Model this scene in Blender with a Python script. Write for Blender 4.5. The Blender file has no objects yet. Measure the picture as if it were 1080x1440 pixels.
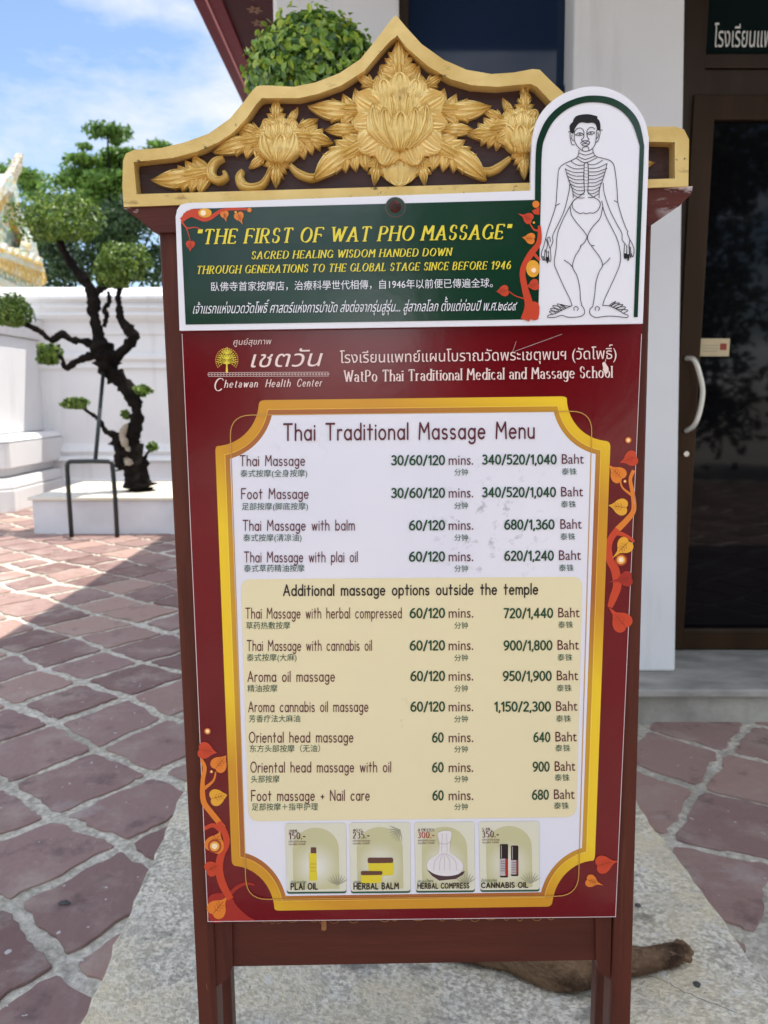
import bpy, bmesh, math, random
import numpy as np
from mathutils import Vector, Matrix
from mathutils.geometry import delaunay_2d_cdt
random.seed(7); RNG = np.random.default_rng(7)
R = math.radians
S = bpy.context.scene
COL = S.collection

# ------------------------------------------------------------------ camera, sky, sun, exposure
CAM_H = 1.30
PITCH = R(8.5)
FPX = 1082.0
cd = bpy.data.cameras.new('camera'); cam = bpy.data.objects.new('camera', cd); COL.objects.link(cam)
cam.location = (0, 0, CAM_H); cam.rotation_euler = (R(90) - PITCH, 0, 0)
cd.sensor_fit = 'VERTICAL'; cd.sensor_height = 36.0; cd.lens = FPX / 1440 * 36
cd.clip_start = 0.05; cd.clip_end = 3000
cd.dof.use_dof = True; cd.dof.focus_distance = 1.03; cd.dof.aperture_fstop = 7.5
S.camera = cam

SUN = Vector((0.95, 0.75, 3.5)).normalized()          # direction towards the sun
sun_el = math.asin(SUN.z); sun_az = math.atan2(SUN.x, SUN.y)
W = bpy.data.worlds.new('World'); S.world = W; W.use_nodes = True
nt = W.node_tree; N = nt.nodes; LK = nt.links
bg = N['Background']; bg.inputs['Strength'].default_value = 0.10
sky = N.new('ShaderNodeTexSky'); sky.sky_type = 'NISHITA'; sky.sun_disc = False
sky.sun_elevation = sun_el; sky.sun_rotation = sun_az; sky.air_density = 1.0; sky.dust_density = 0.6; sky.ozone_density = 2.0
tc = N.new('ShaderNodeTexCoord')
mp = N.new('ShaderNodeMapping'); mp.inputs['Scale'].default_value = (1, 1, 2.6); LK.new(tc.outputs['Generated'], mp.inputs['Vector'])
cn = N.new('ShaderNodeTexNoise'); cn.inputs['Scale'].default_value = 3.2; cn.inputs['Detail'].default_value = 9; cn.inputs['Roughness'].default_value = 0.62
LK.new(mp.outputs[0], cn.inputs['Vector'])
cr = N.new('ShaderNodeValToRGB'); cr.color_ramp.elements[0].position = 0.44; cr.color_ramp.elements[1].position = 0.66
LK.new(cn.outputs['Fac'], cr.inputs['Fac'])
mixc = N.new('ShaderNodeMix'); mixc.data_type = 'RGBA'
LK.new(cr.outputs['Color'], mixc.inputs['Factor'])
LK.new(sky.outputs['Color'], mixc.inputs['A'])
# brightness added to unseen clouds behind the camera to light the sign; dimmer ahead
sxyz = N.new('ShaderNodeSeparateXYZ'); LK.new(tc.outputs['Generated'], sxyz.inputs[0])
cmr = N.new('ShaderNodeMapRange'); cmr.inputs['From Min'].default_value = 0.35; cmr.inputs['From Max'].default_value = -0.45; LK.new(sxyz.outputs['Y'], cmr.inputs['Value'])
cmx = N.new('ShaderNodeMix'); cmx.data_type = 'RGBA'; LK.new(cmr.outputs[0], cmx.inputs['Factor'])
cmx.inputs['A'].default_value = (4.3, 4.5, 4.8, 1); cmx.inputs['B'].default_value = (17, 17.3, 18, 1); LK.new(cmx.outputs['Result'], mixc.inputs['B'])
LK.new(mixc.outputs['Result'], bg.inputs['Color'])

sl = bpy.data.lights.new('sun', 'SUN'); sl.energy = 3.0; sl.angle = R(0.53); sl.color = (1.0, 0.94, 0.85)
so = bpy.data.objects.new('sun', sl); COL.objects.link(so); so.rotation_euler = SUN.to_track_quat('Z', 'Y').to_euler()
S.view_settings.view_transform = 'Standard'; S.view_settings.look = 'None'
S.view_settings.exposure = 1.12; S.view_settings.gamma = 1.0
S.cycles.use_denoising = True

# ------------------------------------------------------------------ mapping photo measurements to places
CP, SP = math.cos(PITCH), math.sin(PITCH)
def ray(px, py):
    u = (px - 540) / FPX; v = (720 - py) / FPX
    return Vector((u, CP + v * SP, v * CP - SP))
def at_y(px, py, Y):
    d = ray(px, py); k = Y / d.y
    return Vector((d.x * k, Y, CAM_H + d.z * k))
def at_z(px, py, z=0.0):
    d = ray(px, py); k = (z - CAM_H) / d.z
    return Vector((d.x * k, d.y * k, z))

# sign plane: pose measured from the four corners of its A1 poster
SW = 0.594
_r1 = np.array([0.99989938, -0.01383597, -0.00312907]); _r2 = np.array([0.00701411, 0.98770652, 0.15616217])
_e = (_r1 @ _r2) / 2; _r1, _r2 = _r1 - _e * _r2, _r2 - _e * _r1
_r1 /= np.linalg.norm(_r1); _r2 /= np.linalg.norm(_r2); _n = np.cross(_r1, _r2)
_t = np.array([-0.44191257, -0.39272578, 1.66312834]) * SW
C2W = np.array([[1, 0, 0], [0, -SP, CP], [0, -CP, -SP]])       # camera (right, down, ahead) to world
_top_z = CAM_H + (C2W @ (_t + _r1 * SW / 2))[2]
_down_z = (C2W @ _r2)[2]
Z0 = -_top_z / _down_z * 1.0                                    # distance from poster top to the ground along the sign
X0 = SW / 2
def P(pts, d=0.0):
    """photo pixels (n,2) -> sign coordinates (x right, z up from the ground), on the plane d metres proud of the poster"""
    a = np.atleast_2d(np.asarray(pts, float))
    rays = np.stack([(a[:, 0] - 540) / FPX, (a[:, 1] - 720) / FPX, np.ones(len(a))], 1)
    k = (_n @ _t - d) / (rays @ _n)
    q = rays * k[:, None] - _t
    return np.stack([q @ _r1 - X0, Z0 - q @ _r2], 1)
_o = C2W @ (_t + _r1 * X0 + _r2 * Z0) + np.array([0, 0, CAM_H])
_RW = C2W @ np.stack([_r1, _n, -_r2], 1)
SIGN_M = Matrix([[*_RW[i], _o[i]] for i in range(3)] + [[0, 0, 0, 1]])

# ------------------------------------------------------------------ object helpers
def srgb(r, g, b):
    return tuple(((c / 255) / 12.92 if c / 255 <= 0.04045 else ((c / 255 + 0.055) / 1.055) ** 2.4) for c in (r, g, b))
def tag(o, label=None, cat=None, group=None, kind=None):
    if label: o['label'] = label
    if cat: o['category'] = cat
    if group: o['group'] = group
    if kind: o['kind'] = kind
    return o
def mesh_obj(name, verts, faces, mats, parent=None, midx=None, smooth=False):
    me = bpy.data.meshes.new(name)
    me.from_pydata([tuple(map(float, v)) for v in verts], [], [tuple(int(i) for i in f) for f in faces])
    for m in (mats if isinstance(mats, (list, tuple)) else [mats]): me.materials.append(m)
    if midx is not None: me.polygons.foreach_set('material_index', np.asarray(midx, dtype=np.int32))
    if smooth: me.polygons.foreach_set('use_smooth', [True] * len(me.polygons))
    me.update()
    o = bpy.data.objects.new(name, me); COL.objects.link(o)
    if parent: o.parent = parent
    return o
def empty(name, loc=(0, 0, 0), matrix=None):
    o = bpy.data.objects.new(name, None); COL.objects.link(o); o.empty_display_size = 0.1
    if matrix is not None: o.matrix_world = matrix
    else: o.location = loc
    return o
class MB:
    def __init__(s): s.v = []; s.f = []; s.m = []
    def add(s, verts, faces, m=0):
        b = len(s.v); s.v.extend([tuple(v) for v in verts]); s.f.extend([tuple(i + b for i in f) for f in faces]); s.m.extend([m] * len(faces)); return s
    def box(s, x0, x1, y0, y1, z0, z1, m=0):
        v = [(x, y, z) for z in (z0, z1) for y in (y0, y1) for x in (x0, x1)]
        return s.add(v, [(0, 2, 3, 1), (4, 5, 7, 6), (0, 1, 5, 4), (2, 6, 7, 3), (0, 4, 6, 2), (1, 3, 7, 5)], m)
    def hexa(s, bottom, top, m=0):           # two quads
        n = len(bottom)
        return s.add(list(bottom) + list(top), [tuple(reversed(range(n))), tuple(range(n, 2 * n))] + [(i, (i + 1) % n, n + (i + 1) % n, n + i) for i in range(n)], m)
    def tube(s, pts, rad, n=10, m=0, caps=True, wob=0.0, seed=0):
        rg = np.random.default_rng(seed)
        pts = [Vector(p) for p in pts]; k = len(pts); rad = rad if isinstance(rad, (list, tuple)) else [rad] * k
        ref = Vector((0, 0, 1)); vs = []; prev = None
        for i, p in enumerate(pts):
            d = (pts[min(i + 1, k - 1)] - pts[max(i - 1, 0)]).normalized()
            if prev is None:
                a = d.cross(ref); a = a if a.length > 1e-3 else d.cross(Vector((1, 0, 0)))
            else: a = prev - d * prev.dot(d)
            a.normalize(); prev = a; b = d.cross(a)
            for j in range(n):
                t = 2 * math.pi * j / n; rr = rad[i] * (1 + wob * rg.uniform(-1, 1))
                vs.append(p + (a * math.cos(t) + b * math.sin(t)) * rr)
        fs = [(i * n + j, i * n + (j + 1) % n, (i + 1) * n + (j + 1) % n, (i + 1) * n + j) for i in range(k - 1) for j in range(n)]
        if caps: fs += [tuple(reversed(range(n))), tuple(range((k - 1) * n, k * n))]
        return s.add(vs, fs, m)
    def lathe(s, prof, c=(0, 0, 0), n=24, m=0):
        vs = [(c[0] + r * math.cos(2 * math.pi * j / n), c[1] + r * math.sin(2 * math.pi * j / n), c[2] + z) for r, z in prof for j in range(n)]
        k = len(prof)
        fs = [(i * n + j, i * n + (j + 1) % n, (i + 1) * n + (j + 1) % n, (i + 1) * n + j) for i in range(k - 1) for j in range(n)]
        return s.add(vs, fs, m)
    def build(s, name, mats, parent=None, smooth=False, bevel=0.0):
        o = mesh_obj(name, s.v, s.f, mats, parent, s.m, smooth)
        if bevel:
            b = o.modifiers.new('bevel', 'BEVEL'); b.width = bevel; b.segments = 2; b.limit_method = 'ANGLE'; b.angle_limit = R(40)
        return o
def spline(pts, k=6, closed=False):
    """Catmull-Rom through points"""
    p = np.asarray(pts, float); n = len(p)
    if n < 3: return p
    out = []
    rng = range(n) if closed else range(n - 1)
    for i in rng:
        if closed: a, b, c, d = p[(i - 1) % n], p[i], p[(i + 1) % n], p[(i + 2) % n]
        else: a, b, c, d = p[max(i - 1, 0)], p[i], p[i + 1], p[min(i + 2, n - 1)]
        for t in np.linspace(0, 1, k, endpoint=False):
            out.append(0.5 * ((2 * b) + (c - a) * t + (2 * a - 5 * b + 4 * c - d) * t * t + (3 * b - a - 3 * c + d) * t ** 3))
    if not closed: out.append(p[-1])
    return np.array(out)

# ------------------------------------------------------------------ materials
def mat(name, c1, c2=None, rough=0.6, spec=0.5, scale=8.0, bump=0.0, bscale=60.0, metallic=0.0, coat=0.0, stretch=None, detail=5, ramp=(0.35, 0.65), rvar=0.0, sss=0.0):
    m = bpy.data.materials.new(name); m.use_nodes = True
    t = m.node_tree; b = t.nodes['Principled BSDF']
    b.inputs['Roughness'].default_value = rough; b.inputs['Specular IOR Level'].default_value = spec
    b.inputs['Metallic'].default_value = metallic; b.inputs['Coat Weight'].default_value = coat; b.inputs['Coat Roughness'].default_value = 0.08
    if c2 is None: c2 = tuple(x * 0.88 for x in c1)
    tc = t.nodes.new('ShaderNodeTexCoord'); vec = tc.outputs['Object']
    if stretch:
        mp = t.nodes.new('ShaderNodeMapping'); mp.inputs['Scale'].default_value = stretch; t.links.new(vec, mp.inputs[0]); vec = mp.outputs[0]
    nz = t.nodes.new('ShaderNodeTexNoise'); nz.inputs['Scale'].default_value = scale; nz.inputs['Detail'].default_value = detail
    t.links.new(vec, nz.inputs['Vector'])
    rp = t.nodes.new('ShaderNodeValToRGB'); rp.color_ramp.elements[0].position = ramp[0]; rp.color_ramp.elements[1].position = ramp[1]
    rp.color_ramp.elements[0].color = (*c1, 1); rp.color_ramp.elements[1].color = (*c2, 1)
    t.links.new(nz.outputs['Fac'], rp.inputs['Fac']); t.links.new(rp.outputs['Color'], b.inputs['Base Color'])
    if rvar:
        mr = t.nodes.new('ShaderNodeMapRange'); mr.inputs['To Min'].default_value = max(0.02, rough - rvar); mr.inputs['To Max'].default_value = min(1, rough + rvar)
        t.links.new(nz.outputs['Fac'], mr.inputs['Value']); t.links.new(mr.outputs[0], b.inputs['Roughness'])
    if bump:
        n2 = t.nodes.new('ShaderNodeTexNoise'); n2.inputs['Scale'].default_value = bscale; n2.inputs['Detail'].default_value = 6
        t.links.new(vec, n2.inputs['Vector'])
        bp = t.nodes.new('ShaderNodeBump'); bp.inputs['Strength'].default_value = bump; bp.inputs['Distance'].default_value = 0.01
        t.links.new(n2.outputs['Fac'], bp.inputs['Height']); t.links.new(bp.outputs[0], b.inputs['Normal'])
    return m
def nodes_of(m): return m.node_tree, m.node_tree.nodes['Principled BSDF']
def add_layer(m, col, scale, lo, hi, strength=1.0, detail=6, stretch=None, centre=None, radius=1.0):
    """mix a second noise-masked colour over a material (wear, stains)"""
    t, b = nodes_of(m)
    src = b.inputs['Base Color'].links[0].from_socket
    tc = t.nodes.new('ShaderNodeTexCoord'); vec = tc.outputs['Object']
    if stretch:
        mp = t.nodes.new('ShaderNodeMapping'); mp.inputs['Scale'].default_value = stretch; t.links.new(vec, mp.inputs[0]); vec = mp.outputs[0]
    nz = t.nodes.new('ShaderNodeTexNoise'); nz.inputs['Scale'].default_value = scale; nz.inputs['Detail'].default_value = detail; nz.inputs['Roughness'].default_value = 0.65
    t.links.new(vec, nz.inputs['Vector'])
    mr = t.nodes.new('ShaderNodeMapRange'); mr.inputs['From Min'].default_value = lo; mr.inputs['From Max'].default_value = hi; mr.inputs['To Max'].default_value = strength
    t.links.new(nz.outputs['Fac'], mr.inputs['Value']); fac = mr.outputs[0]
    if centre:
        vd = t.nodes.new('ShaderNodeVectorMath'); vd.operation = 'DISTANCE'; vd.inputs[1].default_value = centre; t.links.new(tc.outputs['Object'], vd.inputs[0])
        m2 = t.nodes.new('ShaderNodeMapRange'); m2.inputs['From Min'].default_value = radius; m2.inputs['From Max'].default_value = radius * 0.3
        t.links.new(vd.outputs['Value'], m2.inputs['Value'])
        mu = t.nodes.new('ShaderNodeMath'); mu.operation = 'MULTIPLY'; t.links.new(fac, mu.inputs[0]); t.links.new(m2.outputs[0], mu.inputs[1]); fac = mu.outputs[0]
    mx = t.nodes.new('ShaderNodeMix'); mx.data_type = 'RGBA'
    t.links.new(fac, mx.inputs['Factor']); t.links.new(src, mx.inputs['A']); mx.inputs['B'].default_value = (*col, 1)
    t.links.new(mx.outputs['Result'], b.inputs['Base Color'])
    return m
def ink(name, c, rough=0.3, coat=0.0):
    return mat(name, c, tuple(x * 0.96 for x in c), rough=rough, spec=0.45, scale=3, coat=coat, bump=0.012, bscale=25)
def leaf_mat(name, stops, rough=0.45, spec=0.5, trans=0.25):
    m = bpy.data.materials.new(name); m.use_nodes = True
    t = m.node_tree; b = t.nodes['Principled BSDF']; b.inputs['Roughness'].default_value = rough; b.inputs['Specular IOR Level'].default_value = spec
    at = t.nodes.new('ShaderNodeAttribute'); at.attribute_name = 'tone'
    rp = t.nodes.new('ShaderNodeValToRGB')
    els = rp.color_ramp.elements
    while len(els) < len(stops): els.new(0.5)
    for e, (p, c) in zip(els, stops): e.position = p; e.color = (*c, 1)
    t.links.new(at.outputs['Fac'], rp.inputs['Fac']); t.links.new(rp.outputs['Color'], b.inputs['Base Color'])
    tr = t.nodes.new('ShaderNodeBsdfTranslucent'); t.links.new(rp.outputs['Color'], tr.inputs['Color'])
    mx = t.nodes.new('ShaderNodeMixShader'); mx.inputs[0].default_value = trans
    t.links.new(b.outputs[0], mx.inputs[1]); t.links.new(tr.outputs[0], mx.inputs[2]); t.links.new(mx.outputs[0], t.nodes['Material Output'].inputs['Surface'])
    return m

M = {}
M['brown'] = mat('brown_paint', srgb(88, 42, 29), srgb(74, 33, 23), spec=0.25, rough=0.42, scale=5, stretch=(6, 6, 0.6), bump=0.10, bscale=28, rvar=0.06)
add_layer(M['brown'], srgb(54, 22, 16), 9, 0.52, 0.72, 0.6, stretch=(9, 9, 0.45)); add_layer(M['brown'], srgb(116, 66, 50), 6, 0.60, 0.72, 0.35, stretch=(10, 10, 0.5))
add_layer(M['brown'], srgb(150, 112, 98), 22, 0.705, 0.72, 0.7, stretch=(3, 3, .7))
M['brownh'] = mat('brown_paint_rail', srgb(86, 40, 28), srgb(72, 32, 22), spec=0.25, rough=0.45, scale=5, stretch=(0.6, 6, 6), bump=0.14, bscale=30, rvar=0.06)
add_layer(M['brownh'], srgb(48, 20, 15), 7, 0.66, 0.74, 0.7, stretch=(1.2, 8, 8))
add_layer(M['brownh'], srgb(150, 112, 98), 22, 0.715, 0.73, 0.6, stretch=(.7, 3, 3))
M['beam'] = mat('worn_brown_beam', srgb(88, 40, 30), srgb(72, 32, 24), spec=0.25, rough=0.5, scale=6, stretch=(0.6, 6, 6), bump=0.2, bscale=30)
M['gold'] = mat('gold_paint', srgb(224, 194, 122), srgb(206, 172, 96), rough=0.34, spec=0.6, scale=14, metallic=0.25, bump=0.16, bscale=55)
add_layer(M['gold'], srgb(120, 84, 36), 26, 0.60, 0.70, 0.55, stretch=(1, 1, 3))
add_layer(M['gold'], srgb(58, 38, 26), 30, 0.635, 0.665, 0.85)
M['goldold'] = mat('faded_gold_paint', srgb(170, 120, 66), srgb(130, 80, 44), rough=.5, scale=30)
M['goldc'] = mat('carved_gold', srgb(228, 198, 124), srgb(212, 178, 98), rough=0.27, spec=0.7, scale=22, metallic=0.32, bump=0.12, bscale=90)
add_layer(M['goldc'], srgb(130, 90, 36), 40, 0.60, 0.72, 0.5)
M['recess'] = mat('dark_brown_recess', srgb(58, 26, 23), srgb(46, 20, 18), rough=0.5, scale=10, stretch=(1, 1, 4), bump=0.2, bscale=40)
M['white_print'] = ink('white_print', srgb(232, 232, 236), 0.28)
M['panel'] = mat('menu_panel_print', srgb(230, 230, 236), srgb(222, 223, 232), rough=0.26, spec=0.45, scale=4, bump=0.012, bscale=20)
_sm = P([(690, 742)])[0]
add_layer(M['panel'], srgb(150, 152, 156), 60, 0.56, 0.70, 0.75, centre=(_sm[0], 0, _sm[1]), radius=0.11)
_sm = P([(400, 590)])[0]
add_layer(M['panel'], srgb(190, 188, 188), 30, 0.55, 0.7, 0.6, centre=(_sm[0], 0, _sm[1]), radius=0.09)
M['red'] = mat('crimson_print', srgb(112, 10, 22), srgb(98, 7, 18), rough=0.13, spec=0.4, scale=5, bump=0.02, bscale=40, ramp=(0.3, 0.7))
add_layer(M['red'], srgb(140, 58, 62), 7, 0.60, 0.80, 0.35)
M['green'] = mat('dark_green_print', srgb(20, 56, 38), srgb(17, 48, 33), rough=0.12, spec=0.4, scale=5, bump=0.02, bscale=40)
M['cream'] = ink('cream_print', srgb(232, 221, 178), 0.30)
_sm = P([(520, 1000)])[0]
add_layer(M['cream'], srgb(170, 160, 130), 45, 0.62, 0.68, 0.8, centre=(_sm[0], 0, _sm[1]), radius=0.06)
M['yellow'] = ink('yellow_print', srgb(232, 214, 62))
M['black'] = ink('black_print', srgb(22, 18, 18))
M['maroon'] = ink('maroon_print', srgb(88, 22, 40))
M['dkgreen'] = ink('green_print', srgb(18, 70, 42))
M['dkgreen2'] = ink('grey_green_print', srgb(40, 84, 62))
M['rose'] = ink('pale_rose_print', srgb(240, 214, 206))
M['goldline'] = ink('gold_line_print', srgb(196, 148, 70))
M['glow'] = ink('glow_core_print', srgb(255, 232, 190)); M['glow2'] = ink('glow_mid_print', srgb(240, 170, 70)); M['glow3'] = ink('glow_rim_print', srgb(170, 62, 34))
M['lfo'] = ink('orange_leaf_print', srgb(226, 128, 40)); M['lfy'] = ink('amber_leaf_print', srgb(232, 168, 48)); M['lfr'] = ink('red_leaf_print', srgb(200, 66, 34)); M['lfr2'] = ink('crimson_leaf_print', srgb(165, 40, 30))
M['vein'] = ink('leaf_vein_print', srgb(140, 52, 24))
M['cardbg'] = ink('card_print', srgb(220, 219, 196)); M['cardarch'] = ink('card_arch_print', srgb(198, 195, 150)); 
for q in range(12): M['cardglow%d' % q] = ink('card_glow_print', srgb(198 + 2.4 * (q + 1), 195 + 2.6 * (q + 1), 150 + 5.4 * (q + 1)))
M['oil'] = ink('yellow_oil_print', srgb(222, 204, 50)); M['lidb'] = ink('brown_lid_print', srgb(96, 62, 50)); M['palm'] = ink('grey_palm_print', srgb(160, 160, 132))
M['cloth'] = ink('white_cloth_print', srgb(228, 224, 222)); M['clothsh'] = ink('cloth_crease_print', srgb(188, 182, 182)); M['plum'] = ink('plum_print', srgb(70, 48, 52))
M['edge'] = mat('poster_edge', srgb(220, 200, 200), rough=0.5)
def gradient_mat(name, stops):
    m = bpy.data.materials.new(name); m.use_nodes = True
    t = m.node_tree; b = t.nodes['Principled BSDF']; b.inputs['Roughness'].default_value = 0.27; b.inputs['Specular IOR Level'].default_value = 0.45
    tc = t.nodes.new('ShaderNodeTexCoord'); sx = t.nodes.new('ShaderNodeSeparateXYZ'); t.links.new(tc.outputs['Object'], sx.inputs[0])
    mr = t.nodes.new('ShaderNodeMath'); mr.operation = 'MULTIPLY_ADD'; mr.inputs[1].default_value = 0.45; t.links.new(sx.outputs['X'], mr.inputs[0]); t.links.new(sx.outputs['Z'], mr.inputs[2])
    pp = t.nodes.new('ShaderNodeMath'); pp.operation = 'PINGPONG'; pp.inputs[1].default_value = 0.30; t.links.new(mr.outputs[0], pp.inputs[0])
    m2 = t.nodes.new('ShaderNodeMapRange'); m2.inputs['From Max'].default_value = 0.30; t.links.new(pp.outputs[0], m2.inputs['Value'])
    rp = t.nodes.new('ShaderNodeValToRGB'); rp.color_ramp.elements[0].position = stops[0][0]; rp.color_ramp.elements[1].position = stops[1][0]
    rp.color_ramp.elements[0].color = (*stops[0][1], 1); rp.color_ramp.elements[1].color = (*stops[1][1], 1)
    t.links.new(m2.outputs[0], rp.inputs['Fac']); t.links.new(rp.outputs['Color'], b.inputs['Base Color'])
    return m
M['gborder'] = gradient_mat('gold_border_print', [(0.25, srgb(206, 146, 36)), (0.6, srgb(238, 200, 40))])
M['gborder2'] = gradient_mat('bronze_border_print', [(0.2, srgb(168, 100, 46)), (0.6, srgb(200, 150, 40))])
M['gborder3'] = gradient_mat('light_border_line_print', [(0.2, srgb(226, 170, 60)), (0.7, srgb(246, 214, 70))])
M['metal_dark'] = mat('dark_screw_metal', srgb(74, 44, 38), rough=0.35, metallic=0.8)
M['white_wall'] = mat('white_wall_paint', (0.80, 0.80, 0.79), (0.72, 0.72, 0.72), rough=0.7, scale=1.4, bump=0.06, bscale=40)
add_layer(M['white_wall'], (0.58, 0.56, 0.53), 2.2, 0.54, 0.74, 0.5, stretch=(4, 4, 0.4))
M['far_wall'] = mat('temple_wall_paint', (0.79, 0.79, 0.79), (0.71, 0.71, 0.72), rough=0.8, scale=0.9, bump=0.05, bscale=30)
add_layer(M['far_wall'], (0.50, 0.49, 0.47), 1.6, 0.55, 0.75, 0.45, stretch=(3, 3, 0.35))
M['plinth'] = mat('bench_paint', (0.66, 0.66, 0.68), (0.56, 0.56, 0.58), rough=0.8, scale=3, bump=0.1, bscale=30)
M['benchtop'] = mat('bench_top_stone', (0.66, 0.60, 0.46), (0.74, 0.70, 0.62), rough=0.75, scale=4, bump=0.1, bscale=40)
M['alu'] = mat('bronze_aluminium', srgb(64, 52, 41), srgb(56, 45, 36), spec=.3, rough=0.4, metallic=0.5, scale=3, stretch=(4, 4, 0.5))
M['aluwarm'] = mat('brown_aluminium', srgb(62, 44, 27), srgb(52, 36, 22), spec=.3, rough=0.4, metallic=0.5, scale=3, stretch=(4, 4, 0.5))
M['steel'] = mat('brushed_steel', (0.75, 0.75, 0.72), rough=0.25, metallic=1.0)
def glass(name, c, rough):
    m = mat(name, c, rough=rough, spec=0.2, scale=2); return m
M['glass'] = glass('dark_door_glass', (0.004, 0.004, 0.005), 0.035)
M['glassblue'] = glass('sky_blue_window_glass', (0.014, 0.030, 0.068), 0.05)  # blue of the reflected sky is put into the base colour
M['glassgreen'] = glass('tinted_transom_glass', (0.006, 0.014, 0.014), 0.05)
M['sticker'] = mat('beige_paper', srgb(208, 190, 150), rough=0.6); M['stickred'] = ink('red_stamp', srgb(150, 60, 44)); M['lettw'] = mat('white_vinyl', (0.8, 0.8, 0.76), rough=0.5)
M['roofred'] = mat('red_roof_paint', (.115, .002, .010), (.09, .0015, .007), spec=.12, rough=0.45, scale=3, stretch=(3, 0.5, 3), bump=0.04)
M['roofline'] = mat('pale_roof_trim', srgb(190, 120, 120), rough=0.5)
M['tubeblk'] = mat('black_tube_paint', (0.012, 0.018, 0.018), rough=0.4)
M['bark'] = mat('dark_bark', (0.016, 0.012, 0.010), (0.007, 0.006, 0.005), rough=0.95, spec=0.1, scale=14, bump=0.9, bscale=25)
M['scar'] = mat('bleached_wood', (0.42, 0.36, 0.28), (0.30, 0.25, 0.19), rough=0.9, scale=9, bump=0.5, bscale=25)
M['fur'] = None

# ------------------------------------------------------------------ text
def _raw_loops(s):
    c = bpy.data.curves.new('t', 'FONT'); c.body = s; c.size = 1.0; c.fill_mode = 'NONE'; c.resolution_u = 3
    o = bpy.data.objects.new('t', c); COL.objects.link(o)
    dg = bpy.context.evaluated_depsgraph_get(); dg.update()
    me = bpy.data.meshes.new_from_object(o.evaluated_get(dg))
    vs = np.array([v.co[:2] for v in me.vertices]).reshape(-1, 2); es = [tuple(e.vertices) for e in me.edges]
    bpy.data.objects.remove(o); bpy.data.curves.remove(c); bpy.data.meshes.remove(me)
    loops = []; start = 0                               # loops are runs of consecutive indices, closed by an edge back
    n = len(vs); cut = set()
    eset = set((min(a, b), max(a, b)) for a, b in es)
    for i in range(n - 1):
        if (i, i + 1) not in eset: cut.add(i)
    for i in range(n):
        if i == n - 1 or i in cut:
            if i - start >= 2: loops.append(vs[start:i + 1])
            start = i + 1
    return loops
UPPER = 'ิีึืั็'
TONE = '่้๊๋์'
def loops_of(s):
    base = ''; extra = []
    for i, ch in enumerate(s):
        if ch in TONE and i and s[i - 1] in UPPER: extra.append((len(base), ch))
        else: base += ch
    L = _raw_loops(base)
    for k, ch in extra:
        pre = base[:k - 1]; a = _raw_loops(pre); b = _raw_loops(pre + ch)
        L += [l + np.array([0.0, 0.19]) for l in b[len(a):]]
    return L
def fill(loops, nonzero=True):
    vs = []; es = []
    for l in loops:
        b = len(vs); n = len(l)
        vs += [Vector((float(p[0]), float(p[1]))) for p in l]; es += [(b + i, b + (i + 1) % n) for i in range(n)]
    V, E_, F, *_ = delaunay_2d_cdt(vs, es, [], 0, 1e-7)
    V = np.array([tuple(v) for v in V])
    if not len(F): return V, []
    T = np.array([tuple(f) for f in F]); cen = V[T].mean(1)
    a = np.concatenate([l for l in loops]); b = np.concatenate([np.roll(l, -1, 0) for l in loops])
    wn = np.zeros(len(T), int)
    for s0 in range(0, len(T), 2000):
        c = cen[s0:s0 + 2000]; x = c[:, 0:1]; y = c[:, 1:2]
        up = (a[:, 1] <= y) & (b[:, 1] > y); dn = (a[:, 1] > y) & (b[:, 1] <= y)
        isl = (b[:, 0] - a[:, 0]) * (y - a[:, 1]) - (x - a[:, 0]) * (b[:, 1] - a[:, 1])
        wn[s0:s0 + 2000] = (up & (isl > 0)).sum(1) - (dn & (isl < 0)).sum(1) if nonzero else (up & (isl > 0)).sum(1) + (dn & (isl < 0)).sum(1)
    keep = (wn != 0) if nonzero else (wn % 2 == 1)
    return V, [tuple(t) for t in T[keep]]

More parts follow.
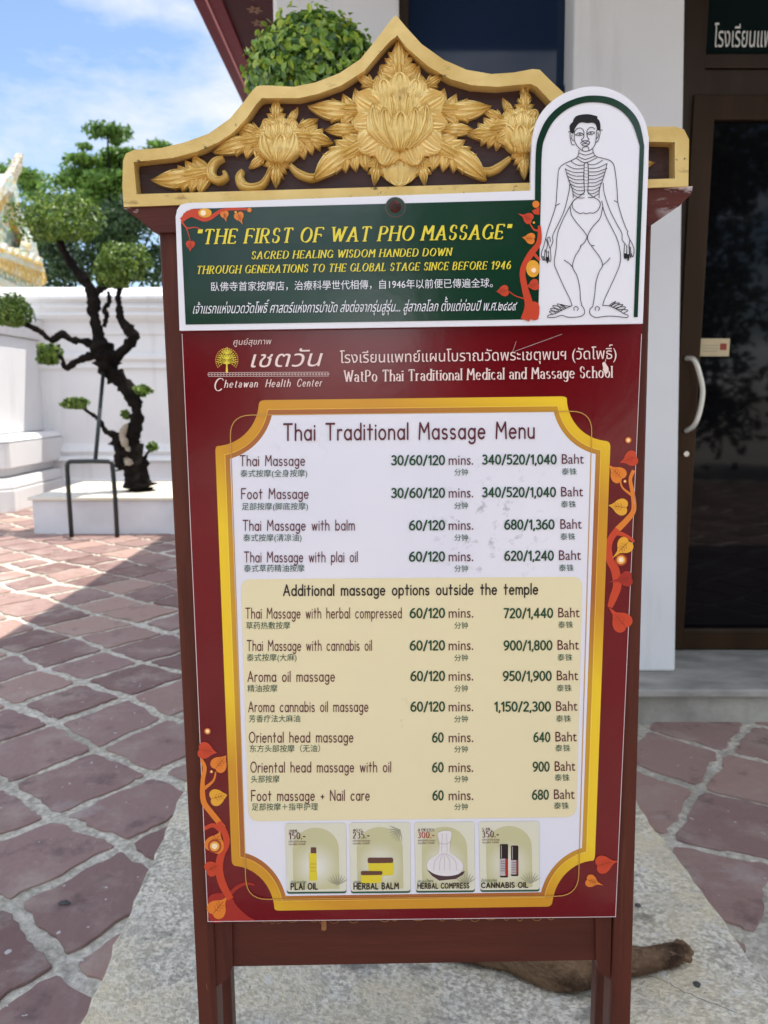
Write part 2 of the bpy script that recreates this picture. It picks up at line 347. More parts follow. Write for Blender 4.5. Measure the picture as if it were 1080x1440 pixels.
def A(cx, cy, rx, ry, a0, a1, n=None):
    n = n or max(4, int(abs(a1 - a0) / 18))
    return [(cx + rx * math.cos(R(a0 + (a1 - a0) * i / n)), cy + ry * math.sin(R(a0 + (a1 - a0) * i / n))) for i in range(n + 1)]
def Ln(*c): return [(c[i], c[i + 1]) for i in range(0, len(c), 2)]
bowl = A(.24, .31, .24, .31, 0, 360)
G = {
 ' ': (.36, []), 'a': (.48, [bowl, Ln(.48, .62, .48, 0)]), 'b': (.48, [Ln(0, 1, 0, 0), bowl]), 'c': (.44, [A(.24, .31, .24, .31, 48, 312)]),
 'd': (.48, [bowl, Ln(.48, 1, .48, 0)]), 'e': (.48, [Ln(.02, .33, .47, .33), A(.24, .31, .24, .31, 4, 318)]), 'f': (.34, [Ln(.12, 0, .12, .8) + A(.3, .8, .18, .2, 180, 60), Ln(0, .6, .3, .6)]),
 'g': (.48, [bowl, Ln(.48, .62, .48, -.08) + A(.25, -.08, .23, .22, 0, -150)]), 'h': (.44, [Ln(0, 1, 0, 0), A(.22, .38, .22, .24, 180, 0) + Ln(.44, 0)]),
 'i': (.0, [Ln(0, .62, 0, 0), Ln(0, .84, 0, .87)]), 'l': (.0, [Ln(0, 1, 0, 0)]), 'm': (.70, [Ln(0, .62, 0, 0), A(.175, .42, .175, .2, 180, 0) + Ln(.35, 0), A(.525, .42, .175, .2, 180, 0) + Ln(.70, 0)]),
 'n': (.42, [Ln(0, .62, 0, 0), A(.21, .40, .21, .22, 180, 0) + Ln(.42, 0)]), 'o': (.48, [bowl]), 'p': (.48, [Ln(0, .62, 0, -.3), bowl]), 'r': (.26, [Ln(0, .62, 0, 0), A(.2, .38, .2, .24, 180, 62)]),
 's': (.36, [A(.18, .46, .17, .155, 40, 270) + A(.18, .155, .18, .155, 90, -145)]), 't': (.34, [Ln(.16, .92, .16, 0), Ln(0, .62, .34, .62)]), 'u': (.42, [Ln(0, .62, 0, .22) + A(.21, .22, .21, .22, 180, 360) + Ln(.42, .62), Ln(.42, .62, .42, 0)]),
 'w': (.66, [Ln(0, .62, .165, 0), Ln(.165, 0, .33, .58), Ln(.33, .58, .495, 0), Ln(.495, 0, .66, .62)]),
 'T': (.62, [Ln(0, 1, .62, 1), Ln(.31, 1, .31, 0)]), 'M': (.74, [Ln(0, 0, .06, 1), Ln(.06, 1, .37, .42), Ln(.37, .42, .68, 1), Ln(.68, 1, .74, 0)]), 'F': (.5, [Ln(0, 1, 0, 0), Ln(0, 1, .5, 1), Ln(0, .52, .42, .52)]),
 'A': (.66, [Ln(0, 0, .33, 1), Ln(.33, 1, .66, 0), Ln(.12, .34, .54, .34)]), 'O': (.74, [A(.37, .5, .37, .5, 90, 450)]), 'N': (.6, [Ln(0, 0, 0, 1), Ln(0, 1, .6, 0), Ln(.6, 0, .6, 1)]),
 'H': (.64, [Ln(0, 1, 0, 0), Ln(.64, 1, .64, 0), Ln(0, .52, .64, .52)]), 'E': (.5, [Ln(0, 1, 0, 0), Ln(0, 1, .48, 1), Ln(0, .52, .4, .52), Ln(0, 0, .5, 0)]), 'I': (.0, [Ln(0, 1, 0, 0)]),
 'R': (.56, [Ln(0, 1, 0, 0), Ln(0, 1, .24, 1) + A(.24, .75, .24, .25, 90, -90) + Ln(0, .5), Ln(.22, .5, .56, 0)]), 'P': (.5, [Ln(0, 1, 0, 0), Ln(0, 1, .24, 1) + A(.24, .74, .26, .26, 90, -90) + Ln(0, .48)]),
 'B': (.52, [Ln(0, 1, 0, 0), Ln(0, 1, .22, 1) + A(.22, .765, .22, .235, 90, -90) + Ln(0, .53), Ln(.0, .53, .24, .53) + A(.24, .265, .26, .265, 90, -90) + Ln(0, 0)]),
 'S': (.46, [A(.23, .75, .21, .25, 35, 270) + A(.23, .25, .23, .25, 90, -150)]), 'W': (.94, [Ln(0, 1, .25, 0), Ln(.25, 0, .47, .9), Ln(.47, .9, .69, 0), Ln(.69, 0, .94, 1)]),
 'G': (.68, [A(.36, .5, .36, .5, 45, 320) + Ln(.66, .16), Ln(.66, .42, .66, .06)]), 'C': (.64, [A(.36, .5, .36, .5, 42, 318)]), 'D': (.66, [Ln(0, 1, 0, 0), Ln(0, 1, .26, 1) + A(.26, .5, .40, .5, 90, -90) + Ln(0, 0)]),
 'L': (.46, [Ln(0, 1, 0, 0), Ln(0, 0, .46, 0)]), 'U': (.6, [Ln(0, 1, 0, .3) + A(.3, .3, .3, .3, 180, 360) + Ln(.6, 1)]),
 '0': (.50, [A(.25, .5, .25, .5, 90, 450)]), '1': (.24, [Ln(.0, .80, .2, 1), Ln(.2, 1, .2, 0)]), '2': (.46, [A(.23, .74, .22, .26, 160, -25) + Ln(.0, 0), Ln(0, 0, .46, 0)]), '3': (.46, [A(.21, .76, .21, .24, 140, -90), A(.21, .26, .25, .26, 90, -140)]),
 '4': (.54, [Ln(.4, 0, .4, 1), Ln(.4, 1, 0, .27), Ln(0, .27, .54, .27)]), '5': (.46, [Ln(.42, 1, .07, 1), Ln(.07, 1, .04, .55), A(.2, .31, .26, .31, 128, -135)]), '6': (.50, [A(.25, .30, .25, .30, 0, 360), A(.45, .35, .45, .65, 180, 96)]),
 '8': (.48, [A(.24, .75, .21, .25, 90, 450), A(.24, .26, .24, .26, 90, 450)]), '9': (.50, [A(.25, .70, .25, .30, 0, 360), A(.05, .65, .45, .65, 0, -84)]), '7': (.46, [Ln(0, 1, .46, 1), Ln(.46, 1, .14, 0)]),
 '/': (.34, [Ln(0, -.08, .34, 1.04)]), ',': (.06, [Ln(.05, .04, 0, -.16)]), '.': (.02, [Ln(0, .02, .01, .03)]), '-': (.26, [Ln(0, .36, .26, .36)]), '+': (.36, [Ln(0, .36, .36, .36), Ln(.18, .54, .18, .18)]), '"': (.18, [Ln(.0, 1.02, .0, .74), Ln(.18, 1.02, .18, .74)]),
}
GS = dict(G)
GS['a'] = (.42, [A(.19, .43, .19, .19, 160, 0) + Ln(.38, 0), A(.2, .17, .2, .17, 60, 300)])
GS['t'] = (.30, [Ln(.12, .84, .12, .12) + A(.24, .12, .12, .12, 180, 300), Ln(0, .62, .30, .62)])
def ribbon(pts, wfun, cap=True):
    p = np.asarray(pts, float)
    keep = [0] + [i for i in range(1, len(p)) if np.hypot(*(p[i] - p[i - 1])) > 1e-4]; p = p[keep]
    n = len(p); closed = n > 3 and np.hypot(*(p[0] - p[-1])) < 1e-3
    d = np.zeros_like(p)
    for i in range(n):
        if closed: a, b = p[(i - 1) % (n - 1)], p[(i + 1) % (n - 1)] if i < n - 1 else p[1]
        else: a, b = p[max(i - 1, 0)], p[min(i + 1, n - 1)]
        d[i] = (b - a) / (np.hypot(*(b - a)) + 1e-9)
    nr = np.stack([-d[:, 1], d[:, 0]], 1); w = np.array([wfun(x) for x in d])
    l = p + nr * w[:, None]; r = p - nr * w[:, None]
    vs = [tuple(x) for x in l] + [tuple(x) for x in r]
    fs = [(i, n + i, n + i + 1, i + 1) for i in range(n - 1)]
    if cap and not closed:
        for i, sgn in ((0, -1), (n - 1, 1)):
            b = len(vs); k = 5
            for j in range(1, k):
                t = math.pi / 2 - math.pi * j / k
                vs.append(tuple(p[i] + nr[i] * w[i] * math.sin(t) + d[i] * sgn * w[i] * math.cos(t)))
            fs.append(tuple([i] + list(range(b, b + k - 1)) + [n + i]))
    return vs, fs
def stroke_text(s, weight=.13, space=.20, pen=False, thin=.35, serif=.0, wordsp=None):
    """returns list of (verts2d, faces); unit = cap height"""
    gl = GS if pen else G; x = 0; out = []
    for ch in s:
        adv, sts = gl.get(ch, gl['o'])
        hw = weight / 2
        if ch == ' ': x += (wordsp or adv); continue
        segs = [(np.array(st) + [x, 0]) for st in sts]
        if pen:
            ca, sa = math.cos(R(-18)), math.sin(R(-18))
            wf = lambda d: hw * math.sqrt(thin ** 2 + (1 - thin ** 2) * (abs(d[1] * ca - d[0] * sa)) ** 2)
        else: wf = lambda d: hw
        for k, st in enumerate(segs):
            out.append(ribbon(st, (lambda d: hw) if ch in '.,-' else wf, cap=not pen or ch in '.,-'))
            if pen and serif and ch.isalnum():
                for e, e2 in ((st[0], st[1]), (st[-1], st[-2])):
                    free = True
                    for q, ot in enumerate(segs):
                        if q == k: continue
                        for i in range(len(ot) - 1):
                            ab = ot[i + 1] - ot[i]; tt = np.clip(((e - ot[i]) @ ab) / (ab @ ab + 1e-9), 0, 1)
                            if np.hypot(*(e - ot[i] - ab * tt)) < .05: free = False
                    if np.hypot(*(st[0] - st[-1])) < .02 or not free: continue
                    d = e - e2; d = d / (np.hypot(*d) + 1e-9)
                    if abs(d[1]) > .6 and len(st) < 4 or (abs(d[1]) > .95):
                        out.append(ribbon([e + [-serif, 0], e + [serif, 0]], lambda d: hw * .34, cap=False))
                    elif ch.isupper() and abs(d[0]) > .6:
                        out.append(ribbon([e + [0, .0], e + [0.02, -math.copysign(.15, e[1] - .45) * 1.0]], lambda d: hw * .55, cap=False))
        x += adv + space
    return out
class Print:
    """collects flat print in photo pixels, then lays it on the sign plane"""
    def __init__(s): s.v = []; s.f = []; s.m = []; s.mats = []; s.k = 0
    def mi(s, m):
        if m not in s.mats: s.mats.append(m)
        return s.mats.index(m)
    def raw(s, pv, faces, m, d):
        q = P(pv, d); b = len(s.v)
        s.v += [(x, -d, z) for x, z in q]; s.f += [tuple(i + b for i in f) for f in faces]; s.m += [s.mi(m)] * len(faces)
    def poly(s, pts, m, d):
        pts = np.asarray(pts, float); V, F = fill([pts], False); s.raw(V, F, m, d)
    def line(s, pts, w, m, d, smooth=True, k=5):
        p = spline(pts, k) if smooth and len(pts) > 2 else np.asarray(pts, float)
        s.k += 1; v, f = ribbon(p, lambda _: w / 2); s.raw(v, f, m, d + 8e-6 * (s.k % 40))
    def taper(s, pts, ws, m, d):
        p = spline(pts, 5); ww = np.interp(np.linspace(0, 1, len(p)), np.linspace(0, 1, len(ws)), ws)
        n = len(p); dd = np.gradient(p, axis=0); dd /= np.hypot(dd[:, 0], dd[:, 1])[:, None]
        nr = np.stack([-dd[:, 1], dd[:, 0]], 1); l = p + nr * ww[:, None] / 2; r = p - nr * ww[:, None] / 2
        s.k += 1; s.raw(np.concatenate([l, r]), [(i, n + i, n + i + 1, i + 1) for i in range(n - 1)], m, d + 8e-6 * (s.k % 40))
    def disc(s, c, r, m, d, ry=None, n=28):
        s.k += 1
        s.raw([(c[0] + r * math.cos(2 * math.pi * i / n), c[1] + (ry or r) * math.sin(2 * math.pi * i / n)) for i in range(n)], [tuple(range(n))], m, d + 8e-6 * (s.k % 40))
    def glow(s, c, r, d):
        for f, m in ((1, 'glow3'), (.72, 'glow2'), (.42, 'glow')): s.disc(c, r * f, M[m], d); d += .0002
    def leaf(s, c, tip, r, m, d):
        """bodhi leaf: round lobe round c, drawn-out tip"""
        c = np.array(c, float); tip = np.array(tip, float); ax = tip - c; L = np.hypot(*ax); ax /= L; pr = np.array([-ax[1], ax[0]])
        prof = [(-.72, .0), (-.86, .35), (-.70, .80), (-.2, 1.0), (.35, .80), (.75, .42), (1.0, .2)]
        top = [c + ax * a * r + pr * b * r for a, b in prof]; bot = [c + ax * a * r - pr * b * r for a, b in prof[::-1]]
        s.k += 1; e = 1e-5 * (s.k % 30)
        out = np.concatenate([spline(top, 4), [tip], spline(bot, 4)])
        s.poly(out, m, d + e)
        s.line([c - ax * r * .6, c + ax * r * .9], max(.5, r * .045), M['vein'], d + .00015 + e, False)
        for a in (-.25, .1, .4):
            for sg in (1, -1): s.line([c + ax * r * a, c + ax * r * (a + .3) + pr * sg * r * .42], max(.4, r * .03), M['vein'], d + .00018 + e, False)
    def text(s, string, x0, x1, b0, b1, h, m, d, mode='stroke', shear=0.0, **kw):
        dx = x1 - x0; D = []
        if mode == 'stroke': D = stroke_text(string, **kw)
        else:
            V, F = fill(loops_of(string)); D = [(V, F)]
        allv = np.concatenate([np.asarray(v, float) for v, f in D])
        sx = allv[:, 0] + 0; xa = (allv[:, 0]).min(); xb = (allv[:, 0]).max()
        for i, (v, f) in enumerate(D):
            v = np.asarray(v, float); t = (v[:, 0] - xa) / (xb - xa)
            px = x0 + t * dx + shear * v[:, 1] * h; py = b0 + (b1 - b0) * t - v[:, 1] * h
            s.raw(np.stack([px, py], 1), f, m, d + 8e-6 * (i % 12))
    def build(s, name, parent): return mesh_obj(name, s.v, s.f, s.mats, parent, s.m)
def solid(loops_px, d_front, d_back, m, mb, dpx=None, evenodd=True):
    """slab whose outline is measured on the plane d_front"""
    d0 = d_front if dpx is None else dpx
    L = [P(l, d0) for l in loops_px]
    V, F = fill(L, False)
    n = len(V); vs = [(x, -d_front, z) for x, z in V] + [(x, -d_back, z) for x, z in V]
    fs = []
    for f in F:
        a, b, c = (V[i] for i in f)
        if (b[0] - a[0]) * (c[1] - a[1]) - (b[1] - a[1]) * (c[0] - a[0]) < 0: f = f[::-1]
        fs.append(tuple(f)); fs.append(tuple(i + n for i in f[::-1]))
    mb.add(vs, fs, m)
    for l in L:
        k = len(l); area = sum(l[i][0] * l[(i + 1) % k][1] - l[(i + 1) % k][0] * l[i][1] for i in range(k))
        if area < 0 and l is L[0] or area > 0 and l is not L[0]: l = l[::-1]
        mb.add([(x, -d_front, z) for x, z in l] + [(x, -d_back, z) for x, z in l], [(i, k + i, k + (i + 1) % k, (i + 1) % k) for i in range(k)], m)
    return mb

# ================================================================== the sign
sign = empty('massage_signboard', matrix=SIGN_M)
tag(sign, 'tall brown wooden massage price signboard with a carved gold floral gable', 'signboard')
def quad_prism(name, px4, df, db, m, bev=0.003, parent=None, extra=None):
    mb = MB(); q = P(px4, df)
    fr = [(x, -df, z) for x, z in q]; bk = [(x, -db, z) for x, z in q]
    mb.hexa(fr, bk)
    return mb.build(name, m, parent or sign, bevel=bev)
# posts (front face just behind the poster)
FOOT = 1760
def legpt(xa, ya, xb, yb, y): return xa + (xb - xa) * (y - ya) / (yb - ya)
def down(px4, df, db):            # quad whose lower edge is carried to the ground
    q = P(px4, df); (a, b, c, e) = q
    def ext(t, bt):
        k = (0.002 - t[1]) / (bt[1] - t[1]); return t + (bt - t) * k
    c2 = ext(b, c); e2 = ext(a, e)
    mb = MB(); mb.hexa([(x, -df, z) for x, z in (a, b, c2, e2)], [(x, -db, z) for x, z in (a, b, c2, e2)])
    return mb
down([(223, 318), (262, 318), (306, 1440), (279, 1440)], -0.006, -0.046).build('post', M['brown'], sign, bevel=.003)
down([(898, 306), (917, 306), (887, 1440), (858, 1440)], -0.006, -0.046).build('post', M['brown'], sign, bevel=.003)
# hinged rear legs splayed backwards
def s_loc(px, py, depth):      # sign coordinates of a measured point on a plane behind the poster
    q = P([(px, py)], -depth)[0]; return q
for xa_, xb_ in ((303, 318), (846, 860)):
    lo0, lo1 = s_loc(xa_, 1440, .12), s_loc(xb_, 1440, .12)
    tw = .03 if lo0[0] < 0 else -.03
    mb = MB(); mb.hexa([(lo0[0], .16, 0), (lo1[0], .16, 0), (lo1[0], .19, 0), (lo0[0], .19, 0)], [(lo0[0] + tw, .055, 1.0), (lo1[0] + tw, .055, 1.0), (lo1[0] + tw, .085, 1.0), (lo0[0] + tw, .085, 1.0)])
    mb.build('rear_leg', M['brown'], sign, bevel=.003)
# inner stiles with chamfered ends, bottom rail
quad = [[(297, 1120), (325, 1120), (327, 1358), (322, 1374), (303, 1389)], [(836, 1120), (864, 1120), (858, 1378), (842, 1366), (838, 1344)]]
for pl in quad:
    mb = MB(); solid([pl], -0.010, -0.036, 0, mb); mb.build('inner_stile', M['brown'], sign, bevel=.003)
rail = MB(); solid([[(322, 1230), (842, 1226), (840, 1350), (325, 1359)]], -0.016, -0.036, 0, rail)
rail_o = rail.build('bottom_rail', M['brownh'], sign, bevel=.002)
def arc_px(cx, cy, rx, ry, a0, a1): return [(cx + rx * math.cos(R(t)), cy + ry * math.sin(R(t))) for t in np.linspace(a0, a1, 9)]
for grp in (((372, 5), (383, 4), (392, 4), (411, 9), (441, 7), (452, 4), (470, 9), (497, 8), (541, 8), (555, 5)), ((588, 10), (622, 5), (645, 9), (668, 8), (690, 9), (712, 4), (731, 5), (755, 8), (775, 5))):
    old = Print()
    for cx, rx in grp: old.line(arc_px(cx, 1292.8 - (cx - 372) * .012, rx * .9, 4.5 + (cx % 3), 10, 170), .9, M['goldold'], -0.0155)
    if grp[0][0] == 372: old.poly([(452, 1290), (459, 1290), (459, 1307), (456, 1309), (452, 1308)], M['goldold'], -0.0153)
    old.build('old_gold_lettering', rail_o)
# crossbeam with canted, worn ends
mb = MB(); solid([[(172, 286), (974, 262), (973, 272), (955, 290), (914, 318), (217, 327), (196, 309), (174, 293)]], 0.003, -0.060, 0, mb)
add_layer(M['beam'], (0.72, 0.66, 0.66), 16, 0.50, 0.60, 0.9, centre=(*P([(968, 270)])[0][:1], 0, P([(968, 270)])[0][1]), radius=0.05, stretch=(1, 1, 2.4))
add_layer(M['beam'], (0.72, 0.66, 0.66), 16, 0.53, 0.62, 0.9, centre=(P([(178, 290)])[0][0], 0, P([(178, 290)])[0][1]), radius=0.035, stretch=(1, 1, 2.4))
mb.build('crossbeam', M['beam'], sign, bevel=.003)

# ---- carved gable
RIM = 0.006; PANEL = -0.014
outer = [(174, 291), (172, 262), (173, 226), (177, 216), (188, 211), (227, 208), (260, 200), (293, 188), (323, 167), (343, 143), (354, 128), (361, 121), (372, 120), (413, 122), (443, 116), (477, 103), (507, 83), (531, 53), (549, 29), (557, 21), (571, 38), (593, 62), (624, 84), (656, 98), (691, 104), (722, 102), (749, 97), (759, 98), (775, 114), (791, 129), (810, 147), (835, 163), (870, 173), (913, 178), (949, 178), (962, 182), (969, 196), (968, 262)]
inner = [(192, 273), (188, 228), (243, 222), (277, 213), (307, 200), (327, 187), (347, 166), (360, 147), (368, 138), (377, 138), (420, 138), (447, 132), (480, 120), (513, 99), (531, 77), (548, 58), (559, 50), (571, 66), (602, 93), (633, 111), (664, 120), (700, 122), (731, 119), (747, 118), (756, 123), (775, 143), (800, 166), (835, 184), (880, 196), (913, 199), (949, 200), (949, 251), (744, 257), (500, 264)]
mb = MB(); solid([outer, inner], RIM, -0.040, 0, mb)
gf = mb.build('gable_frame', M['gold'], sign, bevel=.0025)
mb = MB(); solid([[(180, 283), (180, 220), (245, 213), (310, 190), (350, 150), (366, 128), (440, 125), (505, 92), (557, 35), (600, 80), (660, 108), (750, 106), (800, 150), (870, 183), (960, 186), (960, 256)]], PANEL, -0.038, 0, mb)
mb.build('back_panel', M['recess'], sign)

class Carve:
    def __init__(s): s.mb = MB()
    def leaf(s, base, tip, w, lobes=0, bend=0.0, z=0.006, h=0.006, grooves=5, prof='leaf', ns=34, nt=17, cup=0.0, depth=.40, tilt=0.0):
        base = np.array(base, float); tip = np.array(tip, float); ax = tip - base; L = np.hypot(*ax); u = ax / L; pr = np.array([-u[1], u[0]])
        rows = []
        for i in range(ns + 1):
            a = i / ns
            if prof == 'leaf': hw = (math.sin(math.pi * min(1, a * .90 + .10) ** .85)) ** .85 * (1 - .10 * a) if a < 1 else 0
            elif prof == 'round': hw = math.sqrt(max(0, 1 - ((a - .45) / .55) ** 2)) if a > .45 else (.35 + .65 * (a / .45) ** .8)
            elif prof == 'spire': hw = (1 - a) ** .75 * (.5 + .5 * min(1, a * 5))
            elif prof == 'oval': hw = math.sqrt(max(0, 1 - (2 * a - 1) ** 2))
            else: hw = (1 - a) ** .5 * min(1, .5 + a * 1.5)
            if lobes and a < .97:
                fr = (a * lobes) % 1.0
                hw *= 1 - depth + depth * (1.35 * fr ** .8 if fr < .86 else 1.2 * max(0.0, (1 - fr) / .14) ** .6)
            c = base + u * L * a + pr * bend * math.sin(math.pi * a); sca = (.14 * L * a ** 3) if prof == 'round' else 0
            row = []
            for j in range(nt + 1):
                t = -1 + 2 * j / nt
                p = c + pr * t * hw * w - u * sca * (1 - abs(math.cos(1.5 * math.pi * t)) ** .45) + u * (-(abs(t) ** 1.5) * w * .60 * (lobes > 0) * hw)
                tt = t * (1 + .0 * a)
                dome = math.sqrt(max(0.0, 1 - t * t * .92))
                gr = 0
                if grooves:
                    ph = tt * grooves * .5 * (1 + .35 * a)
                    gr = (-.24 if prof == 'round' else -.36) * abs(math.cos(math.pi * ph)) ** 5 - .25 * math.exp(-(t / .10) ** 2)
                zz = z + 1.15 * h * (dome * (.62 + .38 * math.sin(math.pi * min(1, a + .12))) + gr * .75) + cup * a * a + tilt * t
                row.append((p[0], p[1], zz))
            rows.append(row)
        vs = []; fs = []
        m = nt + 3
        for row in rows:
            full = [(row[0][0], row[0][1], PANEL - .001)] + row + [(row[-1][0], row[-1][1], PANEL - .001)]
            for (x, y, zz) in full:
                q = P([(x, y)], PANEL + .008)[0]; vs.append((q[0], -(zz if zz < PANEL else zz), q[1]))
        for i in range(ns):
            for j in range(m - 1): fs.append((i * m + j, i * m + j + 1, (i + 1) * m + j + 1, (i + 1) * m + j))
        fs.append(tuple(ns * m + j for j in range(m))); fs.append(tuple(range(m))[::-1])
        s.mb.add(vs, fs); return s
    def acanthus(s, base, tip, w, n=3, z=.004, h=.006, bend=0.0):
        b = np.array(base, float); t = np.array(tip, float); ax = t - b; L = np.hypot(*ax); u = ax / L; pr = np.array([-u[1], u[0]])
        at = lambda a: b + ax * a + pr * bend * math.sin(math.pi * a)
        for i in range(n):
            a = .02 + .58 * i / n; ln = w * (1.34 - .65 * i / n)
            for sg in (-1, 1):
                an = R(58 - 22 * i / n); dr_ = u * math.cos(an) + pr * sg * math.sin(an)
                s.leaf(at(a), at(a) + dr_ * ln, ln * .33, z=z + .0012 * i, h=h, grooves=3, bend=-sg * ln * .10, ns=18, nt=11)
        s.leaf(at(.30), t, L * .17, z=z + .0012 * n, h=h * 1.15, grooves=4, bend=bend * .5, ns=22, nt=13)
        s.leaf(at(-.05), at(.72), w * .36, z=z + .0014 * n, h=h, grooves=5, ns=22, nt=15); return s
    def stem(s, pts, w, z=0.0, h=.006, taper=None):
        p = spline(pts, 7); n = len(p); d = np.gradient(p, axis=0); d /= np.hypot(d[:, 0], d[:, 1])[:, None]; pr = np.stack([-d[:, 1], d[:, 0]], 1)
        ww = np.interp(np.linspace(0, 1, n), np.linspace(0, 1, len(taper)), taper) if taper else np.ones(n)
        vs = []; prof = [(-1, None), (-1, 0), (-.75, .72), (-.3, .95), (-.18, .70), (.18, .70), (.3, .95), (.75, .72), (1, 0), (1, None)]
        for i in range(n):
            for t, hh in prof:
                q = P([p[i] + pr[i] * t * w * ww[i] / 2], PANEL + .008)[0]; vs.append((q[0], -(PANEL - .001 if hh is None else z + h * hh), q[1]))
        m = len(prof)
        s.mb.add(vs, [(i * m + j, i * m + j + 1, (i + 1) * m + j + 1, (i + 1) * m + j) for i in range(n - 1) for j in range(m - 1)] + [tuple(range(m))[::-1], tuple((n - 1) * m + j for j in range(m))]); return s
    def build(s, name, label=None):
        o = s.mb.build(name, M['goldc'], sign, smooth=True)
        md = o.modifiers.new('es', 'EDGE_SPLIT'); md.split_angle = R(48)
        if label: o['label'] = label
        return o
def flower(c, k, mirror=1, cup=True):
    """lotus-like blossom; c = centre in photo pixels, k = scale"""
    F = Carve(); X = lambda x, y: (c[0] + mirror * x * k, c[1] + y * k)
    Z = PANEL
    return F, X, Z
# central blossom
F, X, Z = flower((562, 170), 1.0)
for sx in (-1, 1):
    F.acanthus(X(sx * 44, -16), X(sx * 129, -20), 27, 3, z=Z + .003, h=.0065, bend=sx * 3)
    F.acanthus(X(sx * 48, 10), X(sx * 106, 12), 18, 2, z=Z + .002, h=.0055)
    F.acanthus(X(sx * 46, 30), X(sx * 122, 84), 29, 4, z=Z + .003, h=.0065, bend=-sx * 6)
    F.acanthus(X(sx * 30, -46), X(sx * 62, -66), 15, 2, z=Z + .003, h=.005)
    F.acanthus(X(sx * 30, 52), X(sx * 36, 90), 16, 2, z=Z + .003, h=.006)
F.acanthus(X(0, -50), X(-2, -114), 27, 4, z=Z + .003, h=.007)
for sx in (-1, 1): F.leaf(X(sx * 14, -52), X(sx * 28, -80), 11, z=Z + .003, h=.005, grooves=3)
F.leaf(X(0, 46), X(0, 92), 28, z=Z + .004, h=.006, grooves=6, prof='round')
for (a, r0, r1, w) in ((-150, 24, 72, 23), (-30, 24, 72, 23), (174, 24, 66, 22), (6, 24, 66, 22), (141, 26, 74, 24), (39, 26, 74, 24), (-120, 22, 66, 21), (-60, 22, 66, 21), (110, 30, 72, 20), (70, 30, 72, 20)):
    F.leaf(X(r0 * math.cos(R(a)), r0 * math.sin(R(a)) * .95), X(r1 * math.cos(R(a)), r1 * math.sin(R(a)) * .95), w, z=Z + .011, h=.007, grooves=6, prof='round')
for (x, y, w) in ((0, -66, 20), (-24, -56, 17), (24, -56, 17)): F.leaf(X(x * .6, -18), X(x, y), w, z=Z + .013, h=.006, grooves=5, prof='round')
for (x, y, w) in ((-40, -20, 15), (40, -20, 15), (-19, -44, 16), (19, -44, 16), (0, -50, 17)): F.leaf(X(x * .6, 0), X(x, y), w, z=Z + .014, h=.006, grooves=4, prof='round')
F.leaf(X(0, 42), X(0, -26), 33, z=Z + .014, h=.007, grooves=0, prof='oval')
for (x, y, w) in ((-12, -34, 14), (12, -34, 14), (0, -30, 12)): F.leaf(X(x * .7, 4), X(x, y), w, z=Z + .016, h=.006, grooves=3, prof='round')
for sx in (-1, 1):
    F.leaf(X(sx * 15, 40), X(sx * 38, -20), 12, z=Z + .016, h=.007, grooves=3, prof='round', bend=sx * 9)
    F.leaf(X(sx * 9, 43), X(sx * 22, -14), 13, z=Z + .018, h=.007, grooves=3, prof='round', bend=sx * 5)
F.leaf(X(0, 45), X(1, -8), 19, z=Z + .020, h=.008, grooves=5, prof='round')
F.build('carved_blossom', 'large central lotus blossom of the carving')
# side blossoms (mirrored)
def side(cx, cy, mir):
    F, X, Z = flower((cx, cy), 1.0, mir)
    F.acanthus(X(-5, -18), X(-5, -62), 16, 3, z=Z + .003, h=.006)
    F.acanthus(X(8, -18), X(26, -48), 10, 2, z=Z + .002, h=.005)
    F.acanthus(X(20, -6), X(76, 3), 25, 3, z=Z + .003, h=.0065, bend=-3)
    F.acanthus(X(18, -14), X(54, -32), 14, 2, z=Z + .002, h=.0055)
    F.acanthus(X(-20, -2), X(-93, 17), 24, 3, z=Z + .003, h=.0065, bend=4)
    F.acanthus(X(-18, -10), X(-62, -24), 15, 2, z=Z + .002, h=.0055)
    F.acanthus(X(-14, 14), X(-44, 38), 12, 2, z=Z + .002, h=.005)
    F.acanthus(X(-3, 22), X(-6, 66), 17, 3, z=Z + .003, h=.006)
    for a in (-165, -125, -90, -55, -15, 20, 160):
        F.leaf(X(10 * math.cos(R(a)), 10 * math.sin(R(a))), X(38 * math.cos(R(a)), 36 * math.sin(R(a))), 13, z=Z + .008, h=.006, grooves=4, prof='round')
    F.leaf(X(0, 33), X(0, -18), 26, z=Z + .010, h=.007, grooves=0, prof='oval')
    for (x, y) in ((-12, -22), (12, -22), (0, -26)): F.leaf(X(x * .6, 4), X(x, y), 11, z=Z + .013, h=.005, grooves=3, prof='round')
    for x in (-17, 17): F.leaf(X(x * .5, 31), X(x * 1.35, -8), 9, z=Z + .014, h=.006, grooves=2, prof='round', bend=x * .3)
    F.leaf(X(0, 33), X(4, -6), 16, z=Z + .016, h=.007, grooves=5, prof='round')
    return F
side(393, 198, 1).build('carved_blossom', 'left side blossom of the carving')
side(733, 185, -1).build('carved_blossom', 'right side blossom partly behind the arched panel')
F = Carve()
F.acanthus((294, 241), (213, 254), 25, 4, z=PANEL + .003, h=.0065, bend=-3)
F.stem([(315, 223), (304, 227), (297, 237), (298, 248), (307, 254), (317, 250), (316, 242)], 13, z=PANEL + .010, h=.007, taper=[.35, .8, 1, 1.05, .85, .6, .4])
F.build('carved_leaf', 'curled leaf at the left end of the carving')
